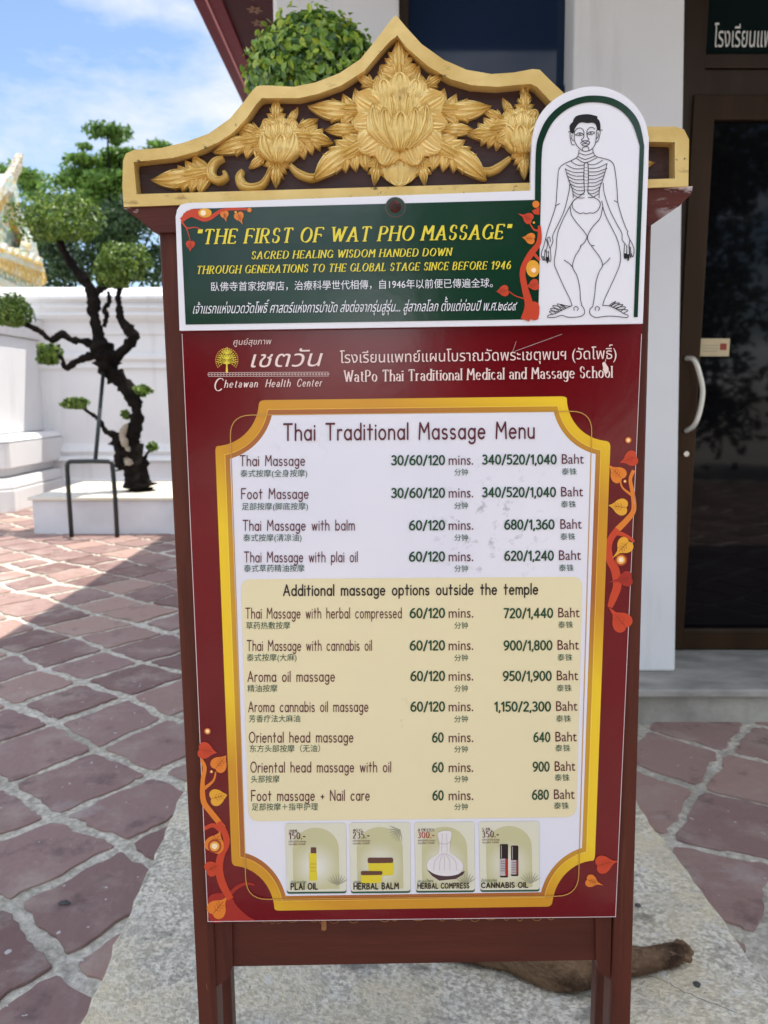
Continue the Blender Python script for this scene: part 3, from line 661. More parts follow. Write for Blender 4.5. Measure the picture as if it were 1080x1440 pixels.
for pts_, w_, tp_ in (([(341, 239), (336, 248), (340, 259), (352, 263), (366, 260), (374, 251), (380, 238)], 14, [.4, .95, 1.1, 1, .9, .7, .5]), ([(408, 232), (420, 243), (438, 249), (456, 244)], 13, [.6, 1, 1, .6]), ([(717, 222), (702, 234), (688, 240), (674, 238)], 13, [.6, 1, 1, .6]), ([(744, 140), (738, 128), (742, 120)], 13, [.8, .9, 1])):
    F = Carve(); F.stem(pts_, w_, z=PANEL + .003, h=.009, taper=tp_); F.build('carved_stem')
F = Carve(); F.acanthus((880, 232), (921, 229), 12, 2, z=PANEL + .003, h=.006); F.build('carved_leaf', 'leaf tip at the right end of the carving')

# ---- price poster
mb = MB(); solid([[(252.5, 420), (905, 411), (866.7, 1289.7), (291.9, 1296.7)]], 0.0, -0.005, 0, mb, dpx=0)
poster = mb.build('price_poster', M['red'], sign)
ed = Print()
ed.line([(902.2, 470), (865.6, 1289)], .9, M['edge'], .0003, False); ed.line([(866, 1289.2), (292.5, 1296)], .9, M['edge'], .0003, False); ed.line([(256, 470), (292.5, 1296)], 1.0, M['edge'], .0003, False)
ed.build('poster_edge', poster)
# ticket-shaped border: concave corners
def plane_rect(px):  # bounding corners in px -> function (a,b) in [0..1]
    return px
def ticket(tl, tr, br, bl, r, inset, fil=6):
    """outline in photo px of a rectangle with concave round corners, inset in px"""
    tl, tr, br, bl = map(lambda q: np.array(q, float), (tl, tr, br, bl))
    def loc(x, y, w, h): return None
    Wd = np.hypot(*(tr - tl)); Hd = np.hypot(*(bl - tl))
    pts = []; i = inset; rr = r + inset
    # local rectangle coordinates (0..Wd, 0..Hd)
    loc_pts = []
    def arc(cx, cy, a0, a1):
        out = []
        for t in np.linspace(a0, a1, 14): out.append((cx + rr * math.cos(R(t)), cy + rr * math.sin(R(t))))
        return out
    def corner(cx, cy, a0, a1):
        e0 = math.degrees(math.asin(i / rr)); s = 1 if a1 > a0 else -1
        return arc(cx, cy, a0 + s * e0, a1 - s * e0)
    loc_pts += corner(0, 0, 90, 0); loc_pts += corner(Wd, 0, 180, 90); loc_pts += corner(Wd, Hd, 270, 180); loc_pts += corner(0, Hd, 360, 270)
    lp = np.array(loc_pts)
    if fil:                                # soften the convex points
        q = []
        n = len(lp)
        for k in range(n):
            a, b, c = lp[k - 1], lp[k], lp[(k + 1) % n]
            v1 = a - b; v2 = c - b; l1 = np.hypot(*v1); l2 = np.hypot(*v2); cs = v1 @ v2 / (l1 * l2)
            if cs > -.5:
                f1 = min(fil, l1 * .9); f2 = min(fil, l2 * .45); A_, B_ = b + v1 / l1 * f1, b + v2 / l2 * f2
                for t in np.linspace(0, 1, 6): q.append((1 - t) ** 2 * A_ + 2 * t * (1 - t) * b + t * t * B_)
            else: q.append(b)
        lp = np.array(q)
    s = lp[:, 0:1] / Wd; t = lp[:, 1:2] / Hd
    return (1 - s) * (1 - t) * tl + s * (1 - t) * tr + s * t * br + (1 - s) * t * bl
TK = ((300, 563.5), (861, 556.5), (834, 1274), (328.5, 1281.5))
gb = Print()
gb.poly(ticket(*TK, 64, 0, 9), M['gborder'], .0005)
gb.poly(ticket(*TK, 64, 12.5, 0), M['gborder3'], .0008)
gb.poly(ticket(*TK, 64, 14, 0), M['gborder2'], .0011)
gb.build('gold_border', poster)
pn = Print(); pn.poly(ticket(*TK, 64, 20.5, 0), M['panel'], .0014); pn.build('menu_panel', poster)
def rrect(tl, tr, br, bl, r, n=8):
    tl, tr, br, bl = map(lambda q: np.array(q, float), (tl, tr, br, bl)); out = []
    for c, a, b in ((tl, bl, tr), (tr, tl, br), (br, tr, bl), (bl, br, tl)):
        A_ = c + (a - c) / np.hypot(*(a - c)) * r; B_ = c + (b - c) / np.hypot(*(b - c)) * r
        for t in np.linspace(0, 1, n): 
            # circular-ish corner
            o = A_ + B_ - c; th = math.pi / 2 * t
            out.append(o + (A_ - o) * math.cos(th) * 1.0 * 0 + (c - B_) * math.cos(th) + (c - A_) * math.sin(th) if False else (1 - t) ** 2 * A_ + 2 * t * (1 - t) * c + t * t * B_)
    return np.array(out)
tl_ = rrect((323, 584), (833, 578), (813, 1260), (346.5, 1265), 30)
ln = Print(); ln.line(np.concatenate([tl_, tl_[:1]]), 1.3, M['goldline'], .0018, False); ln.build('thin_gold_outline', poster)
ob = Print(); ob.poly(rrect((338.5, 814.5), (819, 811), (810.5, 1149), (349.5, 1155), 15), M['cream'], .0018); ob.build('options_box', poster)

TD = .0024
def lettering(parent, items, name='lettering'):
    p = Print()
    for it in items: it(p)
    return p.build(name, parent)
def T(string, x0, x1, b0, b1, h, m, **kw): return lambda p: p.text(string, x0, x1, b0, b1, h, M[m], kw.pop('d', TD), **kw)
MENU = dict(weight=.115, space=.25, wordsp=.62)
lettering(poster, [T('Thai Traditional Massage Menu', 398, 752, 619, 616, 22.5, 'maroon', weight=.125, space=.26, wordsp=.62)])
lettering(poster, [T('Additional massage options outside the temple', 398, 757, 837.5, 835.5, 14.8, 'black', weight=.15, space=.25, wordsp=.62)])
rows = [('Thai Massage', 337, 429, 655, '泰式按摩(全身按摩)', 338, 432, 670), ('Foot Massage', 339, 434, 701.5, '足部按摩(脚底按摩)', 340, 433, 716.5),
        ('Thai Massage with balm', 341, 499, 746, '泰式按摩(清凉油)', 342, 424, 760.5), ('Thai Massage with plai oil', 343, 503, 790.5, '泰式草药精油按摩', 343, 428, 803.5),
        ('Thai Massage with herbal compressed', 345, 565, 869.5, '草药热敷按摩', 346, 408, 884), ('Thai Massage with cannabis oil', 347, 523, 915, '泰式按摩(大麻)', 347, 417, 929),
        ('Aroma oil massage', 348, 471, 958.5, '精油按摩', 348, 390, 972.5), ('Aroma cannabis oil massage', 349, 518, 1001, '芳香疗法大麻油', 350, 422, 1015),
        ('Oriental head massage', 350, 497, 1044, '东方头部按摩（无油）', 351, 450, 1057), ('Oriental head massage with oil', 352, 550, 1086, '头部按摩', 353, 393, 1100), ('Foot massage + Nail care', 353, 520, 1126, '足部按摩＋指甲护理', 354, 447, 1139)]
times = [('30/60/120', 550, 653.5, 668), ('30/60/120', 550, 699.5, 715), ('60/120', 575, 745, 760), ('60/120', 575, 789, 803.5), ('60/120', 576, 868.5, 883.5), ('60/120', 576, 914, 929), ('60/120', 577, 957, 972), ('60/120', 577, 1000, 1015), ('60', 607.5, 1043.5, 1057.5), ('60', 607.5, 1085.5, 1099.5), ('60', 608, 1125, 1138.5)]
prices = [('340/520/1,040', 678, 783, 790, 821, 652.5, 667), ('340/520/1,040', 678, 782, 789, 820, 698.5, 713), ('680/1,360', 709, 780, 788, 818, 744, 758.5), ('620/1,240', 709, 779, 786, 817, 787.8, 802.5), ('720/1,440', 708, 778, 785, 815, 868.5, 882.5), ('900/1,800', 708, 777, 784, 814, 914, 928.5), ('950/1,900', 707, 776, 783, 813, 957, 971.5), ('1,150/2,300', 695, 775, 782, 812, 1000, 1014.5), ('640', 750, 774, 781, 811, 1043, 1056), ('900', 749, 773, 780, 809, 1084.5, 1097.5), ('680', 748, 772, 779, 808, 1124, 1137)]
BOLD = dict(weight=.185, space=.21)
for (nm, a, b, y, cn, ca, cb, cy), (ti, tx, ty, tcy), (pr, pa, pb, ba, bb, py_, pcy) in zip(rows, times, prices):
    lettering(poster, [T(nm, a, b, y, y - .5, 14.2, 'maroon', **MENU), T(cn, ca, cb, cy, cy - .4, 11.2, 'dkgreen2', mode='font')], 'service_lettering')
    lettering(poster, [T(ti, tx, 626 if len(ti) > 2 else 624, ty, ty - .3, 12.4, 'dkgreen', **BOLD), T('mins.', 631, 665.5, ty + .5, ty, 20.5, 'maroon', mode='font'), T('分钟', 639, 658, tcy, tcy, 10.6, 'dkgreen2', mode='font')], 'duration_lettering')
    lettering(poster, [T(pr, pa, pb, py_, py_ - .3, 12.4, 'dkgreen', **BOLD), T('Baht', ba, bb, py_ - .2, py_ - .6, 20, 'maroon', mode='font'), T('泰铢', ba, ba + 21, pcy, pcy, 10.6, 'dkgreen2', mode='font')], 'price_lettering')
# poster heading
lettering(poster, [T('โรงเรียนแพทย์แผนโบราณวัดพระเชตุพนฯ (วัดโพธิ์)', 478, 867, 510.5, 504.5, 21.5, 'rose', mode='font')])
lettering(poster, [T('WatPo Thai Traditional Medical and Massage School', 483, 862, 536.8, 530.6, 15.5, 'rose', pen=True, weight=.18, space=.27, thin=.24, serif=.13, wordsp=.46)])
lettering(poster, [T('ศูนย์สุขภาพ', 328, 381, 485, 484, 11.5, 'rose', mode='font', shear=.15), T('เชตวัน', 352, 449, 516.5, 514.8, 33, 'rose', mode='font', shear=.28)])
lettering(poster, [T('C', 300, 312, 549.5, 549.5, 17.5, 'rose', pen=True, weight=.13, thin=.35, serif=.0, shear=.2), T('hetawan', 315, 362, 545, 544.3, 10.5, 'rose', pen=True, weight=.17, thin=.4, serif=.07, shear=.22, space=.36), T('Health', 373, 408, 544.2, 543.6, 10.5, 'rose', pen=True, weight=.17, thin=.4, serif=.07, shear=.22, space=.36), T('Center', 417, 452, 543.6, 543, 10.5, 'rose', pen=True, weight=.17, thin=.4, serif=.07, shear=.22, space=.36)])
# bodhi tree emblem and patterned line
em = Print()
em.taper([(319, 524), (319, 508), (319.3, 488)], [3.2, 1.6, .8], M['yellow'], .0011)
for a in range(-75, 76, 15):
    for y0, L in ((512, 15.5), (505, 13.5), (498, 9.5)):
        if abs(a) < 8: continue
        dx = math.sin(R(a)); dy = -math.cos(R(a))
        if y0 < 505 and abs(a) > 62: continue
        em.line([(319, y0), (319 + dx * L * .5, y0 + dy * L * .45), (319 + dx * L * (1 - .12 * (y0 < 505)), y0 + dy * L * .85)], .75, M['yellow'], .0011)
for r_, n_ in ((15.5, 26), (12.6, 20), (9.5, 14)):
    for i in range(n_):
        t = -125 + 250 * i / (n_ - 1)
        em.disc((319 + r_ * math.sin(R(t)), 506.5 - r_ * math.cos(R(t)) * 1.08), .85, M['glow2'] if r_ > 14 else M['yellow'], .0013, n=8)
x = 293.5
while x < 462: em.disc((x, 526.7 - (x - 293) * .004), 1.75, M['rose'], .0011, n=4); em.disc((x, 526.7 - (x - 293) * .004), .8, M['red'], .0014, n=6); x += 4.2
em.line([(293, 524), (462, 523.3)], .5, M['rose'], .0011, False); em.line([(293, 529.4), (462, 528.8)], .5, M['rose'], .0011, False)
em.build('health_centre_emblem', poster)
# worn flake beside the school name
fl = Print(); fl.poly(spline([(847, 511), (850, 509), (853, 513), (856, 519), (853, 526), (849, 523), (848, 516)], 3, True), M['rose'], .0021); fl.line([(852, 505), (848, 520)], .8, M['rose'], .002); fl.build('scuff_mark', poster); fl = Print(); fl.line([(790, 470), (724, 494)], .5, M['edge'], .002); fl.line([(726, 480), (719, 500)], .4, M['edge'], .002)
fl.build('scratch', poster)
# printed vines
v = Print()
q = lambda x, y: (740 + x / 4.235, 580 + y / 4.235)
v.taper([q(640, 345), q(620, 400), q(634, 480), q(640, 580), q(600, 640), q(540, 700)], [5, 5, 6, 7, 8, 9], M['lfo'], .0003)
v.taper([q(545, 695), q(505, 750), q(488, 810), q(500, 880), q(530, 940), q(542, 1030), q(520, 1100), q(498, 1160)], [9, 9, 10, 11, 12, 12, 11, 7], M['lfr'], .00032)
v.taper([q(560, 405), q(575, 450), q(632, 495)], [2, 2.5, 4], M['lfo'], .0003)
v.taper([q(520, 720), q(560, 722), q(610, 745), q(642, 770)], [6, 6, 5, 4], M['lfr'], .0003)
v.leaf(q(545, 368), q(488, 310), 12, M['lfo'], .0006); v.leaf(q(622, 275), q(555, 300), 11, M['lfr'], .0006); v.leaf(q(560, 562), q(488, 553), 12, M['lfy'], .0006)
v.leaf(q(585, 795), q(512, 870), 12, M['lfy'], .0006); v.leaf(q(592, 992), q(490, 1010), 11, M['lfr2'], .0006); v.leaf(q(566, 1245), q(490, 1158), 15, M['lfr'], .0006)
v.glow(q(565, 878), 8.5, .001); v.glow(q(608, 165), 5, .001); v.glow(q(588, 410), 2.6, .001)
g = lambda x, y: (760 + x / 6, 1080 + y / 6)
v.leaf(g(535, 812), g(655, 785), 13, M['lfr'], .0009); v.leaf(g(430, 955), g(530, 990), 9, M['lfo'], .0009)
h = lambda x, y: (260 + x / 4.5, 1000 + y / 4.5)
v.poly(spline([h(150, 1180), h(230, 1150), h(285, 1165), h(330, 1235), h(400, 1300), h(440, 1326), h(290, 1328), h(160, 1329)], 4, True), M['lfr2'], .0002)
v.taper([h(103, 305), h(125, 360), h(112, 450), h(118, 570), h(165, 640), h(205, 690), h(240, 740)], [4, 6, 6, 8, 8, 8, 9], M['lfo'], .0003)
v.taper([h(215, 700), h(255, 780), h(262, 840), h(230, 910), h(216, 1000), h(240, 1100), h(290, 1190)], [8, 9, 9, 10, 11, 11, 9], M['lfr'], .00032)
v.taper([h(195, 385), h(180, 440), h(122, 490)], [2, 3, 5], M['lfo'], .0003); v.taper([h(122, 745), h(180, 722), h(230, 760)], [5, 6, 6], M['lfr'], .0003)
v.taper([h(280, 1165), h(330, 1115), h(390, 1092), h(440, 1100)], [5, 5, 4, 2], M['lfr2'], .0003)
v.leaf(h(130, 250), h(205, 264), 12, M['lfr'], .0006); v.leaf(h(218, 335), h(262, 280), 12, M['lfo'], .0006); v.leaf(h(205, 545), h(268, 530), 12, M['lfy'], .0006)
v.leaf(h(190, 840), h(225, 760), 14, M['lfo'], .0006); v.leaf(h(172, 995), h(240, 960), 11, M['lfr'], .0006); v.leaf(h(205, 1250), h(275, 1168), 14, M['lfo'], .0006)
v.glow(h(188, 855), 9.5, .001); v.glow(h(143, 127), 5, .001); v.glow(h(168, 383), 2.6, .001)
v.build('printed_vine', poster)
# product cards
def card(x0, x1, y0, y1, name, price, size, parts, tx, ns=None):
    p = Print(); D0 = .0020
    p.poly(rrect((x0, y0), (x1, y0 - .8), (x1 + .8, y1 - .8), (x0 + 2, y1), 4), M['dkgreen2'], D0)
    p.poly(rrect((x0, y0), (x1, y0 - .8), (x1 + .7, y1 - 3.6), (x0 + 1.9, y1 - 2.8), 4), M['cardbg'], D0 + .0002)
    xm = (x0 + x1) / 2; w = (x1 - x0) * .38
    p.poly([(xm - w + 1, y1 - 6), (xm - w, y0 + 34)] + [(xm + w * math.cos(R(t)), y0 + 36 - 30 * math.sin(R(t))) for t in range(180, -1, -12)] + [(xm + w + 1, y1 - 7)], M['cardarch'], D0 + .0004)
    for q in range(12): p.disc((xm, y0 + 60), w * (1 - q * .07), M['cardglow%d' % q], D0 + .00044 + q * .00004, ry=33 * (1 - q * .07))
    fx = x1 - 12 if ns != 'tr' else x1 - 14; fy = y1 - 12 if ns != 'tr' else y0 + 10
    for a in np.linspace(-150, -30, 8) if ns != 'tr' else np.linspace(80, 200, 8): p.taper([(fx, fy), (fx + 9 * math.cos(R(a)), fy + 9 * math.sin(R(a))), (fx + 16 * math.cos(R(a)), fy + 17 * math.sin(R(a)))], [.5, 1.3, .3], M['palm'], D0 + .0007)
    parts(p, D0 + .0010)
    p.text(size, x0 + 4.5, x0 + 4.5 + len(size) * 2.9, y0 + 12.5, y0 + 12.4, 3.6, M['maroon'], TD + .0006, weight=.16, pen=True, serif=.1)
    p.text(price, x0 + 4.5, x0 + 28, y0 + 22, y0 + 21.6, 8.6, M['lfr2' if price == '300.-' else 'maroon'], TD + .0006, weight=.18, pen=True, serif=.10, thin=.3, space=.3)
    p.text('ผลิตภัณฑ์นวดแผน', x0 + 4.5, x0 + 29, y0 + 26.6, y0 + 26.4, 3.6, M['maroon'], TD + .0006, mode='font'); p.text('สมุนไพร วัดโพธิ์', x0 + 4.5, x0 + 28, y0 + 30.4, y0 + 30.2, 3.6, M['maroon'], TD + .0006, mode='font')
    p.text(name, *tx, y1 - 6, y1 - 6.6, 8.2 if len(name) < 12 else 7.0, M['black'], TD + .0006, weight=.21, space=.30, wordsp=.5)
    p.text('น้ำมันสมุนไพร' if 'OIL' in name else 'สมุนไพร', tx[0], tx[0] + 22, y1 - 14.5, y1 - 15, 5.2, M['dkgreen2'], TD + .0006, mode='font', shear=.2)
    p.build('product_card', poster)['label'] = 'printed card offering ' + name.lower()
def c1(p, d):
    p.poly(rrect((434.6, 1200), (445.2, 1200), (446, 1238.5), (434.8, 1238.5), 1.5), M['oil'], d); p.poly(rrect((437, 1191.6), (444.6, 1191.6), (444.8, 1200), (437, 1200), 1), M['lidb'], d)
    p.line([(437, 1215), (443.6, 1215)], .8, M['goldline'], d + .0003, False); p.line([(437, 1220), (443.6, 1220)], .8, M['goldline'], d + .0003, False); p.line([(437, 1225), (443.6, 1225)], .6, M['goldline'], d + .0003, False)
def c2(p, d):
    p.poly(rrect((517.6, 1212), (554, 1211.5), (553, 1231), (518.6, 1231.6), 4), M['oil'], d); p.poly(rrect((517, 1206), (553, 1206), (553, 1213.5), (517, 1214), 3), M['lidb'], d + .0001)
    p.poly(rrect((507, 1229), (537.6, 1229), (536.6, 1241.6), (508, 1242), 4), M['oil'], d + .0004); p.poly(rrect((507.4, 1225), (538, 1225), (537.6, 1230.4), (507.6, 1230.8), 2.5), M['lidb'], d + .0005)
def c3(p, d):
    p.poly([(601, 1224), (610, 1227), (645, 1227), (654, 1225), (651, 1230), (641, 1236), (618, 1238.5), (608, 1232)], M['plum'], d)
    p.poly(spline([(616, 1176), (616.5, 1171), (624, 1168.5), (633, 1169), (635, 1174), (633, 1184), (632.6, 1198), (640, 1204), (649, 1212), (651, 1221), (645, 1229), (628, 1232), (611, 1229), (601, 1221), (602, 1211), (611, 1204), (617, 1199), (618, 1186)], 4, True), M['cloth'], d + .0003)
    for x in (612, 619, 625, 632, 640): p.line([(624.5 + (x - 626) * .2, 1200), (x, 1210), (x + (x - 626) * .15, 1224)], .6, M['clothsh'], d + .0005)
    p.line([(617, 1185), (626, 1187), (634, 1184)], .8, M['clothsh'], d + .0005); p.line([(622, 1172), (621, 1198)], .6, M['clothsh'], d + .0005); p.line([(628, 1172), (629, 1198)], .6, M['clothsh'], d + .0005)
def c4(p, d):
    for xa, xb, yt, yb, w in ((703, 714.5, 1187, 1234, 0), (718.5, 729, 1189, 1232, 1)):
        p.poly(rrect((xa, yt), (xb, yt), (xb, yb), (xa, yb), 2), M['black'], d); p.poly([(xa, yt + 20.5), (xb, yt + 20.5), (xb, yb - 2.5), (xa, yb - 2.5)], M['clothsh'], d + .0003)
        p.poly([(xa + 7.5, yt + 20.5), (xb, yt + 20.5), (xb, yb - 2.5), (xa + 7.5, yb - 2.5)], M['lfr2'] if not w else M['vein'], d + .0005)
        p.line([(xa + 2, yt + 2), (xa + 2, yt + 19)], .8, M['clothsh'], d + .0004, False)
        for k in range(5): p.line([(xa + 1.5, yt + 24 + k * 3.4), (xa + 7, yt + 24 + k * 3.4)], .6, M['plum'], d + .0006, False)
card(401.5, 486.5, 1158, 1257, 'PLAI OIL', '150.-', '20ML.', c1, (408.5, 447))
card(491.5, 576.5, 1157, 1256.5, 'HERBAL BALM', '235.-', '40 G.', c2, (497, 561), 'tr')
card(583, 667, 1156.5, 1255.5, 'HERBAL COMPRESS', '300.-', '4 PIECES', c3, (587, 660))
card(673.5, 758, 1155.5, 1254.5, 'CANNABIS OIL', '350.-', '5 ML.', c4, (676.5, 743))

# ---- white and green board with the arched figure panel
HB = 0.014
arch = [(838 + 78 * math.cos(R(t)) * (1.0) + (2 if t < 90 else 0), 203 - 81 * math.sin(R(t))) for t in np.linspace(176, 6, 30)]
arch = [(746.2, 268)] + [(746.6, 240)] + [(c[0] - 9, c[1]) if False else c for c in spline([(748, 200), (754, 172), (768, 150), (792, 132), (822, 122.5), (846, 122.5), (872, 131), (893, 148), (907, 170), (912.5, 195)], 5)] + [(911.5, 240), (904, 455)]
board_out = [(252.5, 465), (247, 305), (249, 295), (254, 288), (263, 285.5)] + arch
mb = MB(); solid([board_out], HB, 0.0062, 0, mb, dpx=HB)
hb = mb.build('header_board', M['white_print'], sign, bevel=.0008)
gp = Print(); D1 = HB + .0005
gp.poly([(261, 456.5), (254.5, 315), (256, 304), (262, 297), (272, 293.5), (753, 281), (760.5, 281), (757, 449)], M['green'], D1); gp.build('green_panel', hb)
ab = Print()
outb = spline([(752.2, 283), (753.5, 215), (758, 190), (770, 166), (790, 147.5), (815, 136.8), (838, 134.3), (862, 138.5), (884, 152), (899, 173), (906, 205)], 5)
inb = spline([(760.6, 283), (762, 215), (767, 192), (778, 171), (796, 154.5), (817, 145.5), (838, 143.8), (858, 147.5), (876, 158), (890, 176), (899.6, 205)], 5)
n_ = len(outb); vv = np.concatenate([outb, inb]); ab.raw(vv, [(i, i + 1, n_ + i + 1, n_ + i) for i in range(n_ - 1)], M['green'], D1 + .0003)
ab.poly([(906, 205), (899.6, 205), (891.2, 446), (896.8, 446)], M['green'], D1 + .0003)
ab.build('green_arch_band', hb)
D2 = D1 + .0012
ITAL = dict(pen=True, weight=.20, thin=.22, serif=.16, space=.34, shear=.19)
lettering(hb, [T('"THE FIRST OF WAT PHO MASSAGE"', 275, 717, 343, 335.4, 20, 'yellow', d=D2, wordsp=.46, **ITAL)])
lettering(hb, [T('SACRED HEALING WISDOM HANDED DOWN', 353, 635, 364.2, 359.4, 10.6, 'yellow', d=D2, wordsp=.46, **ITAL)])
lettering(hb, [T('THROUGH GENERATIONS TO THE GLOBAL STAGE SINCE BEFORE 1946', 276, 718, 385, 378, 10.8, 'yellow', d=D2, wordsp=.46, **ITAL)])
lettering(hb, [T('臥佛寺首家按摩店，治療科學世代相傳，自1946年以前便已傳遍全球。', 297, 693, 408.5, 403, 14.2, 'white_print', d=D2, mode='font')])
lettering(hb, [T('เจ้าแรกแห่งนวดวัดโพธิ์ ศาสตร์แห่งการบำบัด ส่งต่อจากรุ่นสู่รุ่น... สู่สากลโลก ตั้งแต่ก่อนปี พ.ศ.๒๔๘๙', 271, 725, 441, 436.3, 19.5, 'white_print', d=D2, mode='font', shear=.22)])
v = Print(); k = lambda x, y: (240 + x / 4.154, 270 + y / 4.154); DV = D1 + .0004
v.taper([k(62, 165), k(120, 132), k(190, 160), k(235, 148), k(290, 112), k(350, 100), k(445, 100)], [7, 7, 6, 6, 5, 4, 3], M['lfr'], DV)
v.poly([k(60, 165), k(75, 125), k(120, 100), k(180, 100), k(150, 140), k(100, 150)], M['lfr'], DV - .0001)
v.taper([k(62, 168), k(95, 210), k(140, 206), k(182, 220)], [2.5, 2, 1.5, .8], M['lfr'], DV); v.taper([k(90, 205), k(105, 250), k(115, 290)], [1.6, 1.2, .8], M['lfr'], DV)
v.leaf(k(115, 308), k(113, 348), 6.5, M['lfr'], DV + .0003); v.leaf(k(315, 133), k(325, 175), 6, M['lfo'], DV + .0003); v.leaf(k(400, 143), k(420, 190), 7, M['lfo'], DV + .0003)
v.disc(k(200, 122), 9.5, M['lfy'], DV + .0003, ry=6.5); v.disc(k(190, 122), 4, M['glow'], DV + .0007); v.disc(k(460, 105), 3.2, M['lfo'], DV + .0003); v.disc(k(380, 118), 1.8, M['lfy'], DV + .0003)
r_ = lambda x, y: (480 + x / 3.6, 270 + y / 3.6)
v.taper([r_(930, 648), r_(950, 575), r_(930, 490), r_(918, 400), r_(955, 320), r_(1000, 255), r_(1003, 170)], [13, 12, 9, 8, 9, 7, 4], M['lfr'], DV)
v.taper([r_(965, 300), r_(990, 330), r_(1003, 345)], [5, 4, 4], M['lfr'], DV); v.taper([r_(925, 540), r_(880, 525), r_(845, 500)], [1.8, 1.4, 1], M['lfr'], DV); v.taper([r_(1000, 195), r_(975, 190), r_(955, 160)], [3, 2.5, 1.5], M['lfr'], DV)
v.leaf(r_(945, 132), r_(893, 108), 8, M['lfr'], DV + .0003); v.leaf(r_(955, 235), r_(915, 230), 8, M['lfo'], DV + .0003); v.leaf(r_(975, 470), r_(935, 480), 8, M['lfr'], DV + .0003); v.leaf(r_(822, 500), r_(785, 504), 8, M['lfr'], DV + .0003)
v.disc(r_(970, 388), 9.5, M['lfy'], DV + .0003, ry=12); v.disc(r_(972, 392), 6, M['glow2'], DV + .0006); v.disc(r_(974, 396), 3.4, M['glow'], DV + .0009); v.disc(r_(985, 62), 5, M['lfo'], DV + .0003); v.poly([r_(965, 95), r_(1003, 75), r_(1003, 115), r_(975, 112)], M['lfr'], DV + .0002)
v.poly(spline([r_(938, 562), r_(998, 562), r_(997, 640), r_(960, 645), r_(945, 620)], 3, True), M['lfr'], DV + .0004); v.disc(r_(975, 155), 1.6, M['lfy'], DV)
v.build('printed_vine', hb)
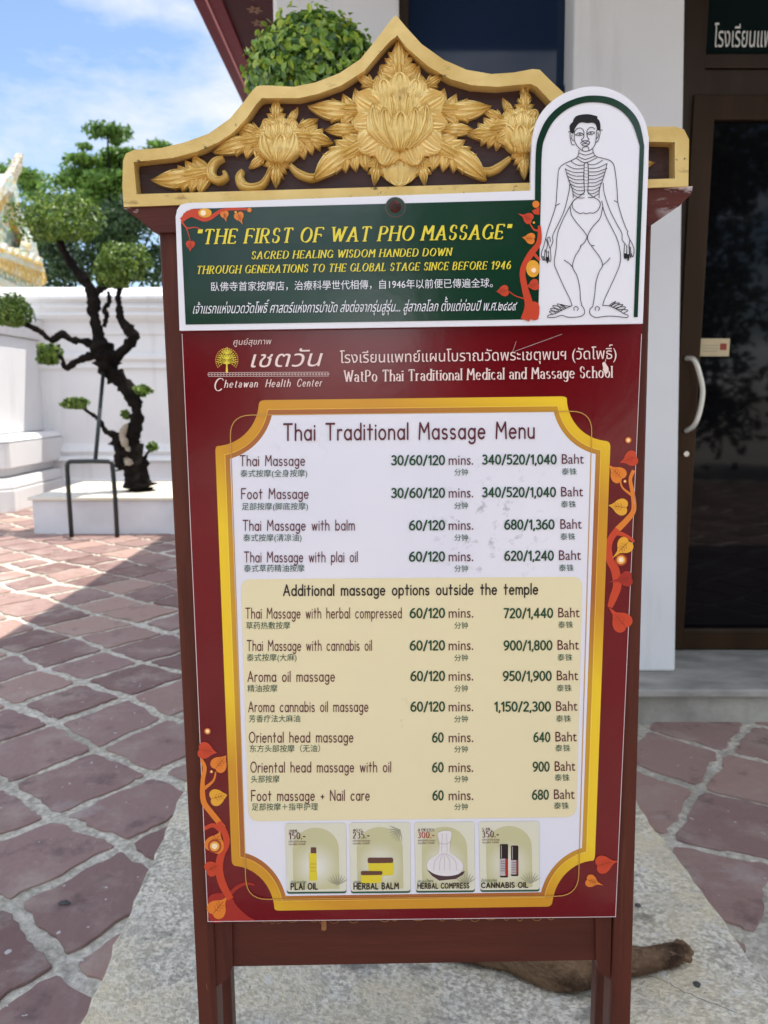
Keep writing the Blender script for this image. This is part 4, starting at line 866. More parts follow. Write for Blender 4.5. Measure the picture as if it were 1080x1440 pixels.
# line drawing of a standing figure
fg = Print(); a_ = lambda *c: [(740 + c[i] / 4, 110 + c[i + 1] / 4) for i in range(0, len(c), 2)]
DF = D1 + .0002
def dr(w, *c, m='black', smooth=True): fg.line(a_(*c), w, M[m], DF, smooth)
fg.poly(spline(a_(262, 312, 247, 298, 245, 265, 262, 245, 265, 234, 280, 214, 310, 205, 345, 202, 375, 207, 400, 215, 400, 226, 412, 240, 418, 268, 415, 290, 400, 290, 392, 262, 375, 250, 345, 252, 310, 248, 290, 260, 273, 285, 270, 300), 3, True), M['black'], DF)
W1 = .95
for c in [(272, 300, 270, 340, 280, 370, 300, 395, 322, 409, 345, 410, 370, 397, 388, 370, 394, 330, 396, 292), (265, 305, 250, 303, 246, 320, 250, 345, 256, 370, 272, 375), (398, 292, 412, 290, 416, 305, 410, 335, 402, 355, 390, 360), (258, 318, 256, 340, 266, 352), (404, 305, 405, 325, 396, 340), (238, 302, 250, 297), (416, 290, 428, 292),
          (272, 300, 285, 285, 305, 280, 320, 290, 325, 308, 322, 335, 311, 345, 318, 353, 331, 350, 345, 352, 353, 342, 345, 333, 341, 305, 350, 284, 370, 275, 386, 286), (277, 318, 300, 306, 323, 316, 300, 322, 278, 319), (341, 313, 362, 300, 386, 306, 365, 316, 343, 313), (305, 366, 318, 356, 332, 363, 346, 354, 358, 361, 350, 370, 332, 366, 312, 372), (314, 376, 332, 381, 352, 373), (315, 408, 317, 392, 332, 385, 348, 387, 353, 405),
          (297, 405, 295, 425, 285, 445, 250, 465, 220, 478, 195, 495, 182, 520, 178, 560, 172, 640, 165, 720, 140, 800, 120, 860, 100, 940, 88, 972), (375, 400, 378, 420, 395, 440, 430, 450, 465, 460, 488, 478, 497, 505, 505, 560, 512, 640, 516, 700, 535, 770, 558, 835, 572, 862), (296, 420, 335, 432, 377, 418), (292, 440, 325, 455, 345, 453, 388, 436), (285, 452, 318, 472, 345, 472, 398, 447),
          (165, 718, 188, 705), (495, 688, 516, 699), (246, 590, 240, 640, 215, 740, 180, 820, 150, 882, 150, 920, 134, 955), (433, 590, 440, 650, 470, 740, 510, 820, 538, 872, 540, 908, 560, 935),
          (220, 508, 230, 545, 245, 590, 260, 625, 265, 672), (455, 478, 442, 535, 427, 580, 412, 625, 410, 672), (330, 638, 300, 665, 270, 685, 258, 710, 268, 738, 300, 760, 322, 757, 338, 763, 355, 757, 380, 758, 405, 740, 417, 708, 405, 685, 370, 663, 346, 638),
          (266, 688, 235, 740, 200, 810, 175, 880, 168, 960, 158, 1040, 175, 1090, 215, 1180, 245, 1240, 258, 1278), (425, 690, 442, 760, 480, 840, 510, 900, 526, 960, 531, 1020, 515, 1080, 470, 1180, 442, 1240, 430, 1278), (248, 725, 256, 772, 292, 822, 330, 868, 342, 892, 326, 925, 304, 944), (430, 725, 415, 788, 372, 838, 346, 888, 350, 918, 364, 938, 383, 942),
          (310, 938, 300, 962, 275, 1002, 261, 1050, 266, 1076, 286, 1112, 301, 1180, 305, 1240, 313, 1277), (213, 1023, 240, 1040, 263, 1064), (367, 945, 395, 980, 420, 1018, 429, 1055, 410, 1090, 392, 1150, 385, 1220, 374, 1286), (472, 1010, 452, 1034, 428, 1052),
          (258, 1278, 222, 1295, 188, 1310, 160, 1325, 126, 1333, 122, 1345, 160, 1345, 200, 1334, 240, 1345, 300, 1341, 326, 1326, 326, 1300, 312, 1277), (430, 1278, 470, 1281, 510, 1300, 550, 1324, 573, 1334, 565, 1346, 520, 1341, 470, 1338, 430, 1341, 390, 1346, 360, 1326, 358, 1302, 373, 1285), (270, 1306, 268, 1292, 280, 1284, 293, 1294, 287, 1307), (390, 1306, 388, 1292, 400, 1284, 413, 1294, 405, 1307),
          (150, 1328, 130, 1312, 158, 1310, 185, 1316), (165, 1318, 135, 1297, 170, 1296, 200, 1308), (185, 1310, 148, 1280, 185, 1284, 214, 1299), (200, 1304, 174, 1270, 205, 1278, 226, 1292), (222, 1295, 190, 1272, 226, 1280, 250, 1283), (545, 1322, 573, 1306, 540, 1300, 512, 1302), (530, 1312, 560, 1288, 528, 1286, 500, 1294), (505, 1298, 545, 1274, 510, 1276, 490, 1288), (490, 1290, 526, 1264, 495, 1270, 476, 1283), (474, 1282, 505, 1256, 486, 1264, 466, 1280),
          (132, 955, 120, 905, 132, 894, 136, 920), (110, 900, 120, 935, 108, 975), (88, 972, 85, 1000, 97, 1025, 103, 1003, 106, 972), (106, 965, 103, 1015, 110, 1022, 116, 975), (114, 970, 115, 1030, 123, 1034, 126, 975), (124, 972, 130, 1028, 139, 1020, 136, 958), (572, 862, 570, 875, 582, 908, 578, 940), (553, 935, 550, 1000, 559, 1015, 566, 988, 565, 940), (566, 940, 566, 1012, 576, 1024, 580, 988, 578, 940), (580, 942, 583, 990, 590, 1008, 586, 950), (584, 908, 600, 940, 607, 970, 600, 1006, 591, 985)]: dr(W1, *c)
fg.poly(a_(552, 985, 566, 985, 560, 1015, 553, 1008), M['black'], DF); fg.poly(a_(567, 990, 579, 990, 576, 1022, 568, 1012), M['black'], DF); fg.poly(a_(115, 1005, 124, 1005, 122, 1034, 116, 1030), M['black'], DF); fg.poly(a_(90, 1000, 98, 1000, 98, 1024), M['black'], DF)
fg.disc(a_(302, 314)[0], 1.3, M['black'], DF, ry=1.0); fg.disc(a_(363, 308)[0], 1.3, M['black'], DF, ry=1.0)
for i in range(10):
    y = 466 + i * 20.5; sp = 84 - 7.5 * abs(i - 1.5) if i < 3 else 92 - (i - 3) * 8.2
    xo = 327 - (75 if i == 0 else 102 if i == 1 else 107 if i == 2 else 100 - (i - 3) * 6.5); xq = 349 + (80 if i == 0 else 100 if i == 1 else 105 if i == 2 else 92 - (i - 3) * 6)
    dr(W1, xo, y + (0 if i < 2 else 4), (xo * .55 + 327 * .45), y + 22, 327, y + 22); dr(W1, xq, y - (4 if i < 2 else 0), (xq * .5 + 349 * .5), y + 18, 349, y + 20)
dr(W1, 327, 482, 324, 560, 328, 636); dr(W1, 348, 480, 350, 560, 346, 636); dr(W1, 327, 482, 337, 475, 348, 480)
for i in range(8): dr(.5, 326, 500 + i * 18, 337, 503 + i * 18, 349, 500 + i * 18)
fg.build('figure_drawing', hb)
sc = MB(); c = P([(555.5, 291)], HB)[0]
sc.lathe([(0, -.0028), (.004, -.0026), (.0075, -.0012), (.008, 0.0)], n=24); 
sv = [(c[0] + x, -HB + z, c[1] + y) for x, y, z in sc.v]; sm = MB(); sm.add(sv, sc.f)
sm.box(c[0] - .0028, c[0] + .0028, -HB - .0032, -HB - .0026, c[1] - .0006, c[1] + .0006, 1); sm.box(c[0] - .0006, c[0] + .0006, -HB - .00325, -HB - .0026, c[1] - .0028, c[1] + .0028, 1)
sm.build('screw', [M['metal_dark'], M['black']], hb)
ws = Print(); ws.disc((556, 291.5), 14.5, M['lidb'], HB + .0008); ws.disc((556, 291.5), 13.2, M['green'], HB + .001); ws.build('screw_washer', hb)

# ================================================================== the ground
M['mortar'] = mat('grey_mortar', (0.76, 0.71, 0.60), (0.40, 0.37, 0.30), rough=0.95, spec=0.2, scale=55, bump=0.9, bscale=90)
add_layer(M['mortar'], (0.74, 0.70, 0.62), 2.0, 0.50, 0.66, 0.8); add_layer(M['mortar'], (0.16, 0.14, 0.11), 9, 0.57, 0.70, 0.75, detail=12); add_layer(M['mortar'], (0.34, 0.32, 0.26), 1.3, 0.52, 0.62, 0.6, detail=8)
mt = bpy.data.materials.new('purple_stone_tile'); mt.use_nodes = True; M['tile'] = mt
t_ = mt.node_tree; b_ = t_.nodes['Principled BSDF']; b_.inputs['Roughness'].default_value = 0.62; b_.inputs['Specular IOR Level'].default_value = 0.35
at_ = t_.nodes.new('ShaderNodeAttribute'); at_.attribute_name = 'tone'
rp_ = t_.nodes.new('ShaderNodeValToRGB'); rp_.color_ramp.elements[0].color = (0.200, 0.118, 0.104, 1); rp_.color_ramp.elements[1].color = (0.400, 0.262, 0.215, 1); rp_.color_ramp.elements[0].position = 0.0; rp_.color_ramp.elements[1].position = 1.0
e_ = rp_.color_ramp.elements.new(.5); e_.color = (0.290, 0.188, 0.168, 1)
t_.links.new(at_.outputs['Fac'], rp_.inputs['Fac']); t_.links.new(rp_.outputs['Color'], b_.inputs['Base Color'])
add_layer(mt, (0.40, 0.31, 0.26), 4.5, 0.50, 0.68, 0.7); add_layer(mt, (0.10, 0.065, 0.06), 7, 0.56, 0.68, 0.6); add_layer(mt, (0.6, 0.58, 0.55), 32, 0.70, 0.72, 0.8, detail=2); add_layer(mt, (0.55, 0.52, 0.47), 1.6, 0.60, 0.70, 0.5, detail=10)
nz_ = t_.nodes.new('ShaderNodeTexNoise'); nz_.inputs['Scale'].default_value = 26; nz_.inputs['Detail'].default_value = 8; tcx = t_.nodes.new('ShaderNodeTexCoord'); t_.links.new(tcx.outputs['Object'], nz_.inputs['Vector'])
bp_ = t_.nodes.new('ShaderNodeBump'); bp_.inputs['Strength'].default_value = .6; bp_.inputs['Distance'].default_value = .01; t_.links.new(nz_.outputs['Fac'], bp_.inputs['Height']); t_.links.new(bp_.outputs[0], b_.inputs['Normal'])

gr = MB(); gr.add([(-600, -600, -.006), (600, -600, -.006), (600, 900, -.006), (-600, 900, -.006)], [(0, 1, 2, 3)])
tag(gr.build('ground', M['mortar']), kind='structure')

Ystep = at_z(1000, 1016).y; STEP_H = at_y(1000, 966, Ystep).z
Ycol = at_z(930, 945, STEP_H).y; Ydoor = at_z(1000, 912, STEP_H).y
Ywall = 10.0; BENCH_Y = at_z(150, 751).y
BENCH_H = at_y(150, 699, BENCH_Y).z
# tiles: a crooked grid laid about 53 degrees to the view, staggered rows
th = R(53); ux, uy = math.cos(th), math.sin(th)
SLAB = [at_z(269, 1090), at_z(120, 1440), at_z(1116, 1440), at_z(893, 1130)]
_sl = (SLAB[1] - SLAB[0]); _sr = (SLAB[2] - SLAB[3])
def slab_x(y, left):
    a, d = (SLAB[0], _sl) if left else (SLAB[3], _sr)
    return a.x + d.x * (y - a.y) / d.y
SLAB_END = 3.0
tv = []; tf = []; tone = []
rg = np.random.default_rng(11)
CA, CB = .318, .345
jit = {}
def node(i, j):
    if (i, j) not in jit: jit[(i, j)] = (rg.normal(0, .014), rg.normal(0, .014))
    a = i * CA + jit[(i, j)][0] + .012 * math.sin(j * 1.7); b = j * CB + jit[(i, j)][1] + .10 * (i % 2) * .0 + .02 * math.sin(i * 2.3)
    return a, b
O0 = Vector((-1.034, 2.265, 0))
for i in range(-32, 32):
    for j in range(-32, 32):
        cs = [node(i, j), node(i + 1, j), node(i + 1, j + 1), node(i, j + 1)]
        cx = sum(c[0] for c in cs) / 4; cy = sum(c[1] for c in cs) / 4
        wx = O0.x + cx * uy + cy * ux; wy = O0.y - cx * ux + cy * uy
        if wy > 10.2 or wy < -5 or wx < -8 or wx > 6: continue
        if wy > Ystep + .1 and wx > -.6: continue
        gap = .013 + abs(rg.normal(0, .009))
        if rg.random() < .07: gap += .03
        poly = []
        n4 = 4
        for k in range(4):
            p0, p1, p2 = [np.array(cs[(k + d) % 4]) for d in (-1, 0, 1)]
            cen = np.array([cx, cy]); inn = p1 + (cen - p1) / np.hypot(*(cen - p1)) * gap * 1.3
            d1 = (p0 - p1) / np.hypot(*(p0 - p1)); d2 = (p2 - p1) / np.hypot(*(p2 - p1)); f = rg.uniform(.006, .03)
            poly += [inn + d1 * f, inn + (d1 + d2) * f * .22, inn + d2 * f]
            e1 = inn; c2 = np.array(cs[(k + 1) % 4]); e2 = c2 + (cen - c2) / np.hypot(*(cen - c2)) * gap * 1.3
            nrm = (cen - (e1 + e2) / 2); nrm /= np.hypot(*nrm)
            for s in (.12, .2, .28, .37, .45, .54, .63, .72, .80, .88): poly.append(e1 + (e2 - e1) * s + nrm * (rg.normal(.0005, .0028) + .006 * math.sin(s * 9 + i * 3.1 + j * 1.7 + k * 2.2)))
        pw = [(O0.x + a * uy + b * ux, O0.y - a * ux + b * uy) for a, b in poly]
        h = rg.normal(0, .0015); tl1, tl2 = rg.normal(0, .004, 2)
        b0 = len(tv); n = len(pw); cw = np.array([wx, wy])
        for k_, (sc_, zz) in enumerate(((1.0, -.007), (1.0, .0006), (.994, .0016))):
            for x, y in pw: tv.append((cw[0] + (x - cw[0]) * sc_, cw[1] + (y - cw[1]) * sc_, zz + h + (tl1 * (x - wx) + tl2 * (y - wy) if zz > -.005 else 0)))
        tf += [(b0 + r * n + q_, b0 + r * n + (q_ + 1) % n, b0 + (r + 1) * n + (q_ + 1) % n, b0 + (r + 1) * n + q_) for r in range(2) for q_ in range(n)] + [tuple(b0 + 2 * n + q_ for q_ in range(n))]
        tone += [float(np.clip(rg.normal(.5, .28), 0, 1))] * (2 * n + 1)
tiles = mesh_obj('paving', tv, tf, M['tile']); tag(tiles, kind='structure')
tiles.data.attributes.new('tone', 'FLOAT', 'FACE').data.foreach_set('value', tone)
# worn granite slab leading past the sign
M['granite'] = mat('worn_granite', (0.46, 0.42, 0.33), (0.88, 0.82, 0.68), rough=0.85, spec=0.25, scale=95, bump=0.8, bscale=120, detail=10, ramp=(.40, .60))
add_layer(M['granite'], (0.56, 0.52, 0.44), 7, 0.46, 0.66, 0.55, detail=12)
add_layer(M['granite'], (0.80, 0.68, 0.45), 2.6, 0.46, 0.62, 0.7); add_layer(M['granite'], (0.16, 0.15, 0.13), 5.5, 0.57, 0.66, 0.75, detail=14, stretch=(1, 1.8, 1)); add_layer(M['granite'], (0.80, 0.77, 0.70), 24, 0.58, 0.66, 0.7, detail=12); add_layer(M['granite'], (0.14, 0.135, 0.12), 55, 0.66, 0.71, 0.7, detail=4)
sb = MB()
ys = np.linspace(.6, SLAB_END, 60); ZS = .016
Lx = [slab_x(y, True) + RNG.normal(0, .004) for y in ys]; Rx = [slab_x(y, False) + RNG.normal(0, .004) for y in ys]
out = [(x, y) for x, y in zip(Lx, ys)] + [(x, y) for x, y in zip(Rx, ys)][::-1]
vs = []
for s_, z in ((1.0, -.006), (1.0, ZS - .006), (.992, ZS)):
    for x, y in out: vs.append((.06 + (x - .06) * s_, y, z))
n = len(out)
sb.add(vs, [(r * n + (q_ + 1) % n, r * n + q_, (r + 1) * n + q_, (r + 1) * n + (q_ + 1) % n) for r in range(2) for q_ in range(n)] + [tuple(reversed(range(2 * n, 3 * n)))])
tag(sb.build('stone_path', M['granite']), kind='structure')
# crack across the slab, loose pebble, dry leaf
ck = [at_z(x, y, ZS + .0006) for x, y in ((908, 1370), (930, 1377), (945, 1385), (962, 1394), (985, 1404), (1010, 1413), (1036, 1424))]
mb = MB(); mb.tube([c_ - Vector((0, 0, .0012)) + Vector((RNG.normal(0, .002), RNG.normal(0, .002), 0)) for c_ in spline([tuple(c_) for c_ in ck], 4) for c_ in [Vector(c_)]], .0012, n=6)
mb.build('path_crack', mat('crack_dirt', (.12, .11, .09), rough=1)); bpy.data.objects['path_crack']['kind'] = 'structure'
def rock(name, loc, r, m, label, cat):
    bm = bmesh.new(); bmesh.ops.create_icosphere(bm, subdivisions=3, radius=r)
    for v_ in bm.verts: v_.co *= 1 + random.uniform(-.12, .12); v_.co.z *= .55
    me = bpy.data.meshes.new(name); bm.to_mesh(me); bm.free(); me.materials.append(m); o = bpy.data.objects.new(name, me); COL.objects.link(o); o.location = loc; tag(o, label, cat); return o
p_ = at_z(980, 1384, ZS + .003); rock('pebble', p_, .008, mat('dark_pebble', (.07, .07, .065), rough=.8), 'small dark pebble on the pale stone path right of the animal paw', 'pebble')
p_ = at_z(897, 1273, ZS + .003); rock('pebble', p_, .007, mat('grey_pebble', (.09, .085, .08), rough=.8), 'small grey pebble on the stone path close beside the right post', 'pebble')
lp = at_z(90, 1271, .006); mb = MB()
pts = [(-.018, 0, .001), (-.010, .006, .005), (.004, .008, .006), (.014, .004, .003), (.019, 0, .001), (.014, -.005, .002), (.003, -.007, .004), (-.010, -.005, .003), (0, 0, .010)]
mb.add([(lp.x + x, lp.y + y, lp.z + z) for x, y, z in pts], [(i, (i + 1) % 8, 8) for i in range(8)]); tag(mb.build('dry_leaf', mat('dry_leaf', (.10, .10, .10), (.06, .06, .055), rough=.7), smooth=True), 'small curled grey dry leaf on a purple paving tile', 'leaf')

# ================================================================== massage school building (right)
bld = empty('massage_school', (0.4, Ycol, 0)); tag(bld, 'white painted building with flared columns, dark glass door and red eave', 'building')
def bpart(mb, name, m, parent=None, bevel=0, smooth=False):
    o = mb.build(name, m, None, smooth, bevel); par = parent or bld
    o.parent = par
    wm = Vector((0, 0, 0)); q_ = par
    while q_: wm += q_.location; q_ = q_.parent
    o.location = -wm if par == bld else (0, 0, 0)
    return o
EAVE = CAM_H + 2.2
mb = MB(); mb.box(-.40, 7, Ystep, 9.8, -.006, STEP_H - .035); bpart(mb, 'step_plinth', mat('stained_concrete', (.46, .44, .37), (.26, .25, .21), rough=.9, scale=5, bump=.4, bscale=40))
mb = MB(); mb.box(-.42, 7, Ystep - .03, 9.8, STEP_H - .034, STEP_H); tm = mat('grey_tread_stone', (.40, .38, .34), (.25, .24, .215), rough=.8, scale=6, bump=.3, bscale=50, stretch=(1, 2, 2)); bpart(mb, 'step_tread', tm, bevel=.008)
def column(pxl_top, pxr_top, pxl_bot, pxr_bot, extra=0.0):
    mb = MB(); yt = Ycol + .03
    tl = at_y(pxl_top, 0, yt); tr = at_y(pxr_top, 0, yt); bl = at_y(pxl_bot, 945, Ycol); br = at_y(pxr_bot, 945, Ycol)
    def ext(a, b, z): k = (z - b.z) / (a.z - b.z); return b + (a - b) * k
    T1, T2 = ext(tl, bl, EAVE), ext(tr, br, EAVE); B1, B2 = ext(tl, bl, STEP_H + .001), ext(tr, br, STEP_H + .001)
    D = .42
    mb.hexa([B1, B2, B2 + Vector((0, D, 0)), B1 + Vector((0, D, 0))], [T1, T2, T2 + Vector((0, D, 0)), T1 + Vector((0, D, 0))])
    return bpart(mb, 'column', M['white_wall'], bevel=.012)
column(385, 561, 382, 572); column(808, 964, 792, 950)
# walling behind, between the openings
yb = Ydoor
mb = MB(); mb.box(at_y(386, 100, yb).x, at_y(566, 0, yb).x - .02, yb, yb + .2, STEP_H + .001, EAVE); bpart(mb, 'wall', M['white_wall'])
mb = MB(); mb.box(at_y(386, 100, yb).x, at_y(386, 100, yb).x + .2, yb + .2, 9.6, STEP_H, EAVE); bpart(mb, 'wall', M['white_wall'])
# window between the columns
YW = Ycol + .16
wl, wr = at_y(561, 10, YW).x, at_y(811, 10, YW).x
fw = at_y(575, 10, YW).x - wl
mb = MB(); zt = EAVE - .05
mb.box(wl - .05, wl + fw, YW, YW + .06, STEP_H + .002, zt); mb.box(wr - fw * .9, wr + .05, YW, YW + .06, STEP_H + .002, zt); mb.box(wl + fw, wr - fw * .9, YW, YW + .06, STEP_H + .002, STEP_H + .12); mb.box(wl + fw, wr - fw * .9, YW, YW + .06, zt - .1, zt); mb.box(wl + fw, wr - fw * .9, YW, YW + .06, 1.1, 1.16)
win = bpart(mb, 'window', M['alu'], bevel=.004)
mb = MB(); mb.box(wl + fw - .01, wr - fw * .9 + .01, YW + .025, YW + .035, STEP_H + .05, zt - .05); bpart(mb, 'window_pane', M['glassblue'], win)
# door with transom
YD = Ydoor
def X(px, py=400): return at_y(px, py, YD).x
def Zp(py, px=1040): return at_y(px, py, YD).z
jl = X(940, 300); xr = X(985, 172); DW = .95; xd = xr + DW + .1
mb = MB()
mb.box(jl, xr, YD - .02, YD + .06, STEP_H + .001, EAVE); mb.box(xd + .08, xd + .16, YD - .02, YD + .06, STEP_H + .001, EAVE)
mb.box(xr, xd + .08, YD - .012, YD + .055, Zp(97), Zp(77)); mb.box(xr, xd + .08, YD + .0, YD + .05, Zp(136), Zp(97) - .001); mb.box(xr, xd + .08, YD - .012, YD + .055, EAVE - .12, EAVE)
dfr = bpart(mb, 'door_frame', M['alu'], bevel=.004)
mb = MB(); mb.box(xr - .01, xd + .09, YD + .03, YD + .04, Zp(78), EAVE - .1); bpart(mb, 'transom_pane', M['glassgreen'], dfr)
tx = MB(); V_, F_ = fill(loops_of('โรงเรียนแพทย์')); V_ = np.asarray(V_)
xs0 = X(1008, 50); hgt = (Zp(37) - Zp(62)) / .60; sc_x = (X(1078, 50) - xs0) / (_w if (_w := (lambda L: max(l[:, 0].max() for l in L))(loops_of('โรงเรียนแ'))) else 1)
tx.add([(xs0 + (x - V_[:, 0].min()) * sc_x, YD + .027, Zp(62) + y * hgt) for x, y in V_], F_); bpart(tx, 'transom_lettering', M['lettw'], dfr)
st = X(990, 172) - xr
mb = MB(); zt_ = Zp(137); zb_ = STEP_H + .006
gx0, gx1 = xr + .02 + (X(993, 172) - X(985, 172)), xr + DW - .03
xl = xr - .045
mb.box(xl, gx0, YD - .035, YD - .021, zb_, zt_ - .001); mb.box(gx1, xr + DW + .05, YD - .03, YD + .03, zb_, zt_); mb.box(gx0, gx1, YD - .03, YD + .03, Zp(172), zt_); mb.box(gx0, gx1, YD - .03, YD + .03, zb_, Zp(882))
mb.box(gx0, gx1, YD - .036, YD - .0305, Zp(887), Zp(881), 1)
door = bpart(mb, 'door', [M['aluwarm'], M['alu']], bevel=.003)
mb = MB(); mb.box(gx0 - .008, gx1 + .008, YD - .004, YD + .004, Zp(885), Zp(170)); bpart(mb, 'door_pane', M['glass'], door)
hy = YD - .09
hp = [at_y(x, y, hy) for x, y in ((972, 503), (976, 506), (983, 523), (988, 548), (985, 574), (977, 597), (971, 607))]
hp[0] = Vector((hp[0].x, YD - .04, hp[0].z)); hp[-1] = Vector((hp[-1].x, YD - .04, hp[-1].z))
mb = MB(); mb.tube([Vector(v_) for v_ in spline([tuple(v_) for v_ in hp], 5)], .011, n=12); bpart(mb, 'door_handle', mat('pale_handle', (.80, .76, .66), rough=.3, metallic=.3), door, smooth=True)
mb = MB(); lk = at_y(964, 638, YD - .036); mb.tube([lk, lk + Vector((0, -.012, 0))], .012, n=16); bpart(mb, 'door_lock', M['steel'], door, smooth=False)
a1, a2 = at_y(985, 476, YD - .006), at_y(1025, 501, YD - .006)
mb = MB(); mb.box(a1.x, a2.x, YD - .0062, YD - .0045, a2.z, a1.z); mb.box(a1.x + (a2.x - a1.x) * .68, a1.x + (a2.x - a1.x) * .90, YD - .0070, YD - .0063, a2.z + (a1.z - a2.z) * .35, a2.z + (a1.z - a2.z) * .72, 1)
for k_ in range(3): mb.box(a1.x + .012, a1.x + (a2.x - a1.x) * .62, YD - .0070, YD - .0063, a2.z + .02 + k_ * .012, a2.z + .0235 + k_ * .012, 2)
bpart(mb, 'door_notice', [M['sticker'], M['stickred'], M['palm']], door)
# wall right of the door and above, interior darkness
mb = MB(); mb.box(xd + .17, 7, yb, yb + .2, STEP_H + .001, EAVE); bpart(mb, 'wall', M['white_wall'])
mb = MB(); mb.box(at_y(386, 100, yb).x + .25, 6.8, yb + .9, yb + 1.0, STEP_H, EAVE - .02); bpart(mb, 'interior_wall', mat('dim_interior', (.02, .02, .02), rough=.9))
# eave: fascia board, trim and soffit
x1e = -1.07; fw_ = .16
Y0E, Y1E = 1.2, 9.9
mb = MB(); mb.box(x1e, x1e + fw_ * .42, Y0E, Y1E, EAVE, EAVE + .24); mb.box(x1e + fw_ * .5, x1e + fw_, Y0E, Y1E, EAVE + .004, EAVE + .2)
fas = bpart(mb, 'fascia_board', M['roofred'], bevel=.004)
mb = MB(); mb.box(x1e + fw_ * .425, x1e + fw_ * .495, Y0E, Y1E, EAVE - .002, EAVE + .1); bpart(mb, 'fascia_trim', M['roofline'], fas)
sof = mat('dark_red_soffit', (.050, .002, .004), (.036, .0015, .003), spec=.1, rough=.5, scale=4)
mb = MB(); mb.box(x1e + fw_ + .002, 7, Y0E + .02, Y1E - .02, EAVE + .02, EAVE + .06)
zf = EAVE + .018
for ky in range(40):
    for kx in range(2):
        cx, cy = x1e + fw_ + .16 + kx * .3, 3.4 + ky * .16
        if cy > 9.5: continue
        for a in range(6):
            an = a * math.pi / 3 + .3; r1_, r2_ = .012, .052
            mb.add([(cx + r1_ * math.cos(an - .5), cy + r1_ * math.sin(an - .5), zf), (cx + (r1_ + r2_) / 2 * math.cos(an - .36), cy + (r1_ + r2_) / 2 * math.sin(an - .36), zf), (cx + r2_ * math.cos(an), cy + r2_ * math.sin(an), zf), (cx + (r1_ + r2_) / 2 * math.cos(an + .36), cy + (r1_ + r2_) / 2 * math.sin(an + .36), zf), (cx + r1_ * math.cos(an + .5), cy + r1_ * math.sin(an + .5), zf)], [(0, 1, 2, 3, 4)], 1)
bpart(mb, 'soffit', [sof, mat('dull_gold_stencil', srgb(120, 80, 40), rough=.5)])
mb = MB(); mb.hexa([(x1e, Y0E, EAVE + .245), (7, Y0E, EAVE + .245), (7, Y1E, EAVE + .245), (x1e, Y1E, EAVE + .245)], [(x1e + .3, Y0E, EAVE + .7), (7, Y0E, EAVE + 1.8), (7, Y1E, EAVE + 1.8), (x1e + .3, Y1E, EAVE + .7)]); bpart(mb, 'roof', mat('glazed_roof_tile', (.30, .10, .03), rough=.3))

# ================================================================== perimeter wall, pier, bench
def zy(py, Y): return at_y(0, py, Y).z
wall_prof = [(0.0, -.006), (0.0, zy(698, Ywall)), (.05, zy(697, Ywall)), (.05, zy(676, Ywall)), (.10, zy(674, Ywall)), (.10, zy(652, Ywall)), (.04, zy(648, Ywall)), (.08, zy(644, Ywall)), (.14, zy(641, Ywall)), (.10, zy(636, Ywall)), (.14, zy(632, Ywall)), (.18, zy(628, Ywall)), (.20, zy(625, Ywall)), (.20, zy(520, Ywall)), (.16, zy(516, Ywall)), (.18, zy(508, Ywall)), (.13, zy(504, Ywall)), (.13, zy(499, Ywall)), (.20, zy(495, Ywall)), (.20, zy(470, Ywall)), (.17, zy(468, Ywall)), (.17, zy(452, Ywall)), (.08, zy(447, Ywall)), (.04, zy(442, Ywall)), (.08, zy(437, Ywall)), (.02, zy(432, Ywall)), (.08, zy(424, Ywall)), (-.02, zy(420, Ywall)), (-.02, zy(416, Ywall)), (.06, zy(412, Ywall)), (.10, zy(406, Ywall)), (.45, zy(404, Ywall) + .06), (.75, zy(404, Ywall) + .06), (.75, -.006)]
mb = MB()
for x0, x1 in ((-5.05, 1.2),):
    n = len(wall_prof); vs = [(x0, Ywall + d, z) for d, z in wall_prof] + [(x1, Ywall + d, z) for d, z in wall_prof]
    mb.add(vs, [(i, i + 1, n + i + 1, n + i) for i in range(n - 1)] + [tuple(range(n))[::-1], tuple(range(n, 2 * n))])
tag(mb.build('temple_wall', M['far_wall']), 'long white moulded temple wall behind the bonsai bench', 'wall')
YP = 9.55
def octo(cx, cy, r, z0, z1, mb, cf=.3, r2=None):
    r2 = r2 or r
    def ring(r, z): c = r * (1 - cf); return [(cx - c, cy - r, z), (cx + c, cy - r, z), (cx + r, cy - c, z), (cx + r, cy + c, z), (cx + c, cy + r, z), (cx - c, cy + r, z), (cx - r, cy + c, z), (cx - r, cy - c, z)]
    mb.hexa(ring(r, z0), ring(r2, z1))
pier_r = lambda px, y: (at_y(px, y, YP - .3).x)
cxp = at_y(-70, 660, YP).x
mb = MB()
def rr_(px, y): return at_y(px, y, YP - .35).x - cxp
octo(cxp, YP, rr_(48, 700), -.006, zy(683, YP - .4), mb); octo(cxp, YP, rr_(45, 668), zy(682, YP - .4), zy(668, YP - .4), mb, r2=rr_(42, 660)); octo(cxp, YP, rr_(30, 660), zy(667, YP - .4), zy(656, YP - .4), mb); octo(cxp, YP, rr_(40, 640), zy(655, YP - .4), zy(620, YP - .4), mb, r2=rr_(39, 630)); octo(cxp, YP, rr_(39, 614), zy(619, YP - .4), zy(611, YP - .4), mb, r2=rr_(30, 610))
octo(cxp, YP, rr_(10, 600), zy(610, YP - .4), zy(470, YP - .4), mb, r2=rr_(0, 470)); octo(cxp, YP, rr_(4, 460), zy(469, YP - .4), zy(440, YP - .4), mb, r2=rr_(10, 440))
pr_ = mb.build('wall_pier', M['far_wall'], bevel=.012); tag(pr_, 'white octagonal pier with stepped base at the left edge of the wall', 'pier')
mb = MB(); bx0 = at_z(48, 751).x; bx1 = 1.0; byb = BENCH_Y + 1.35
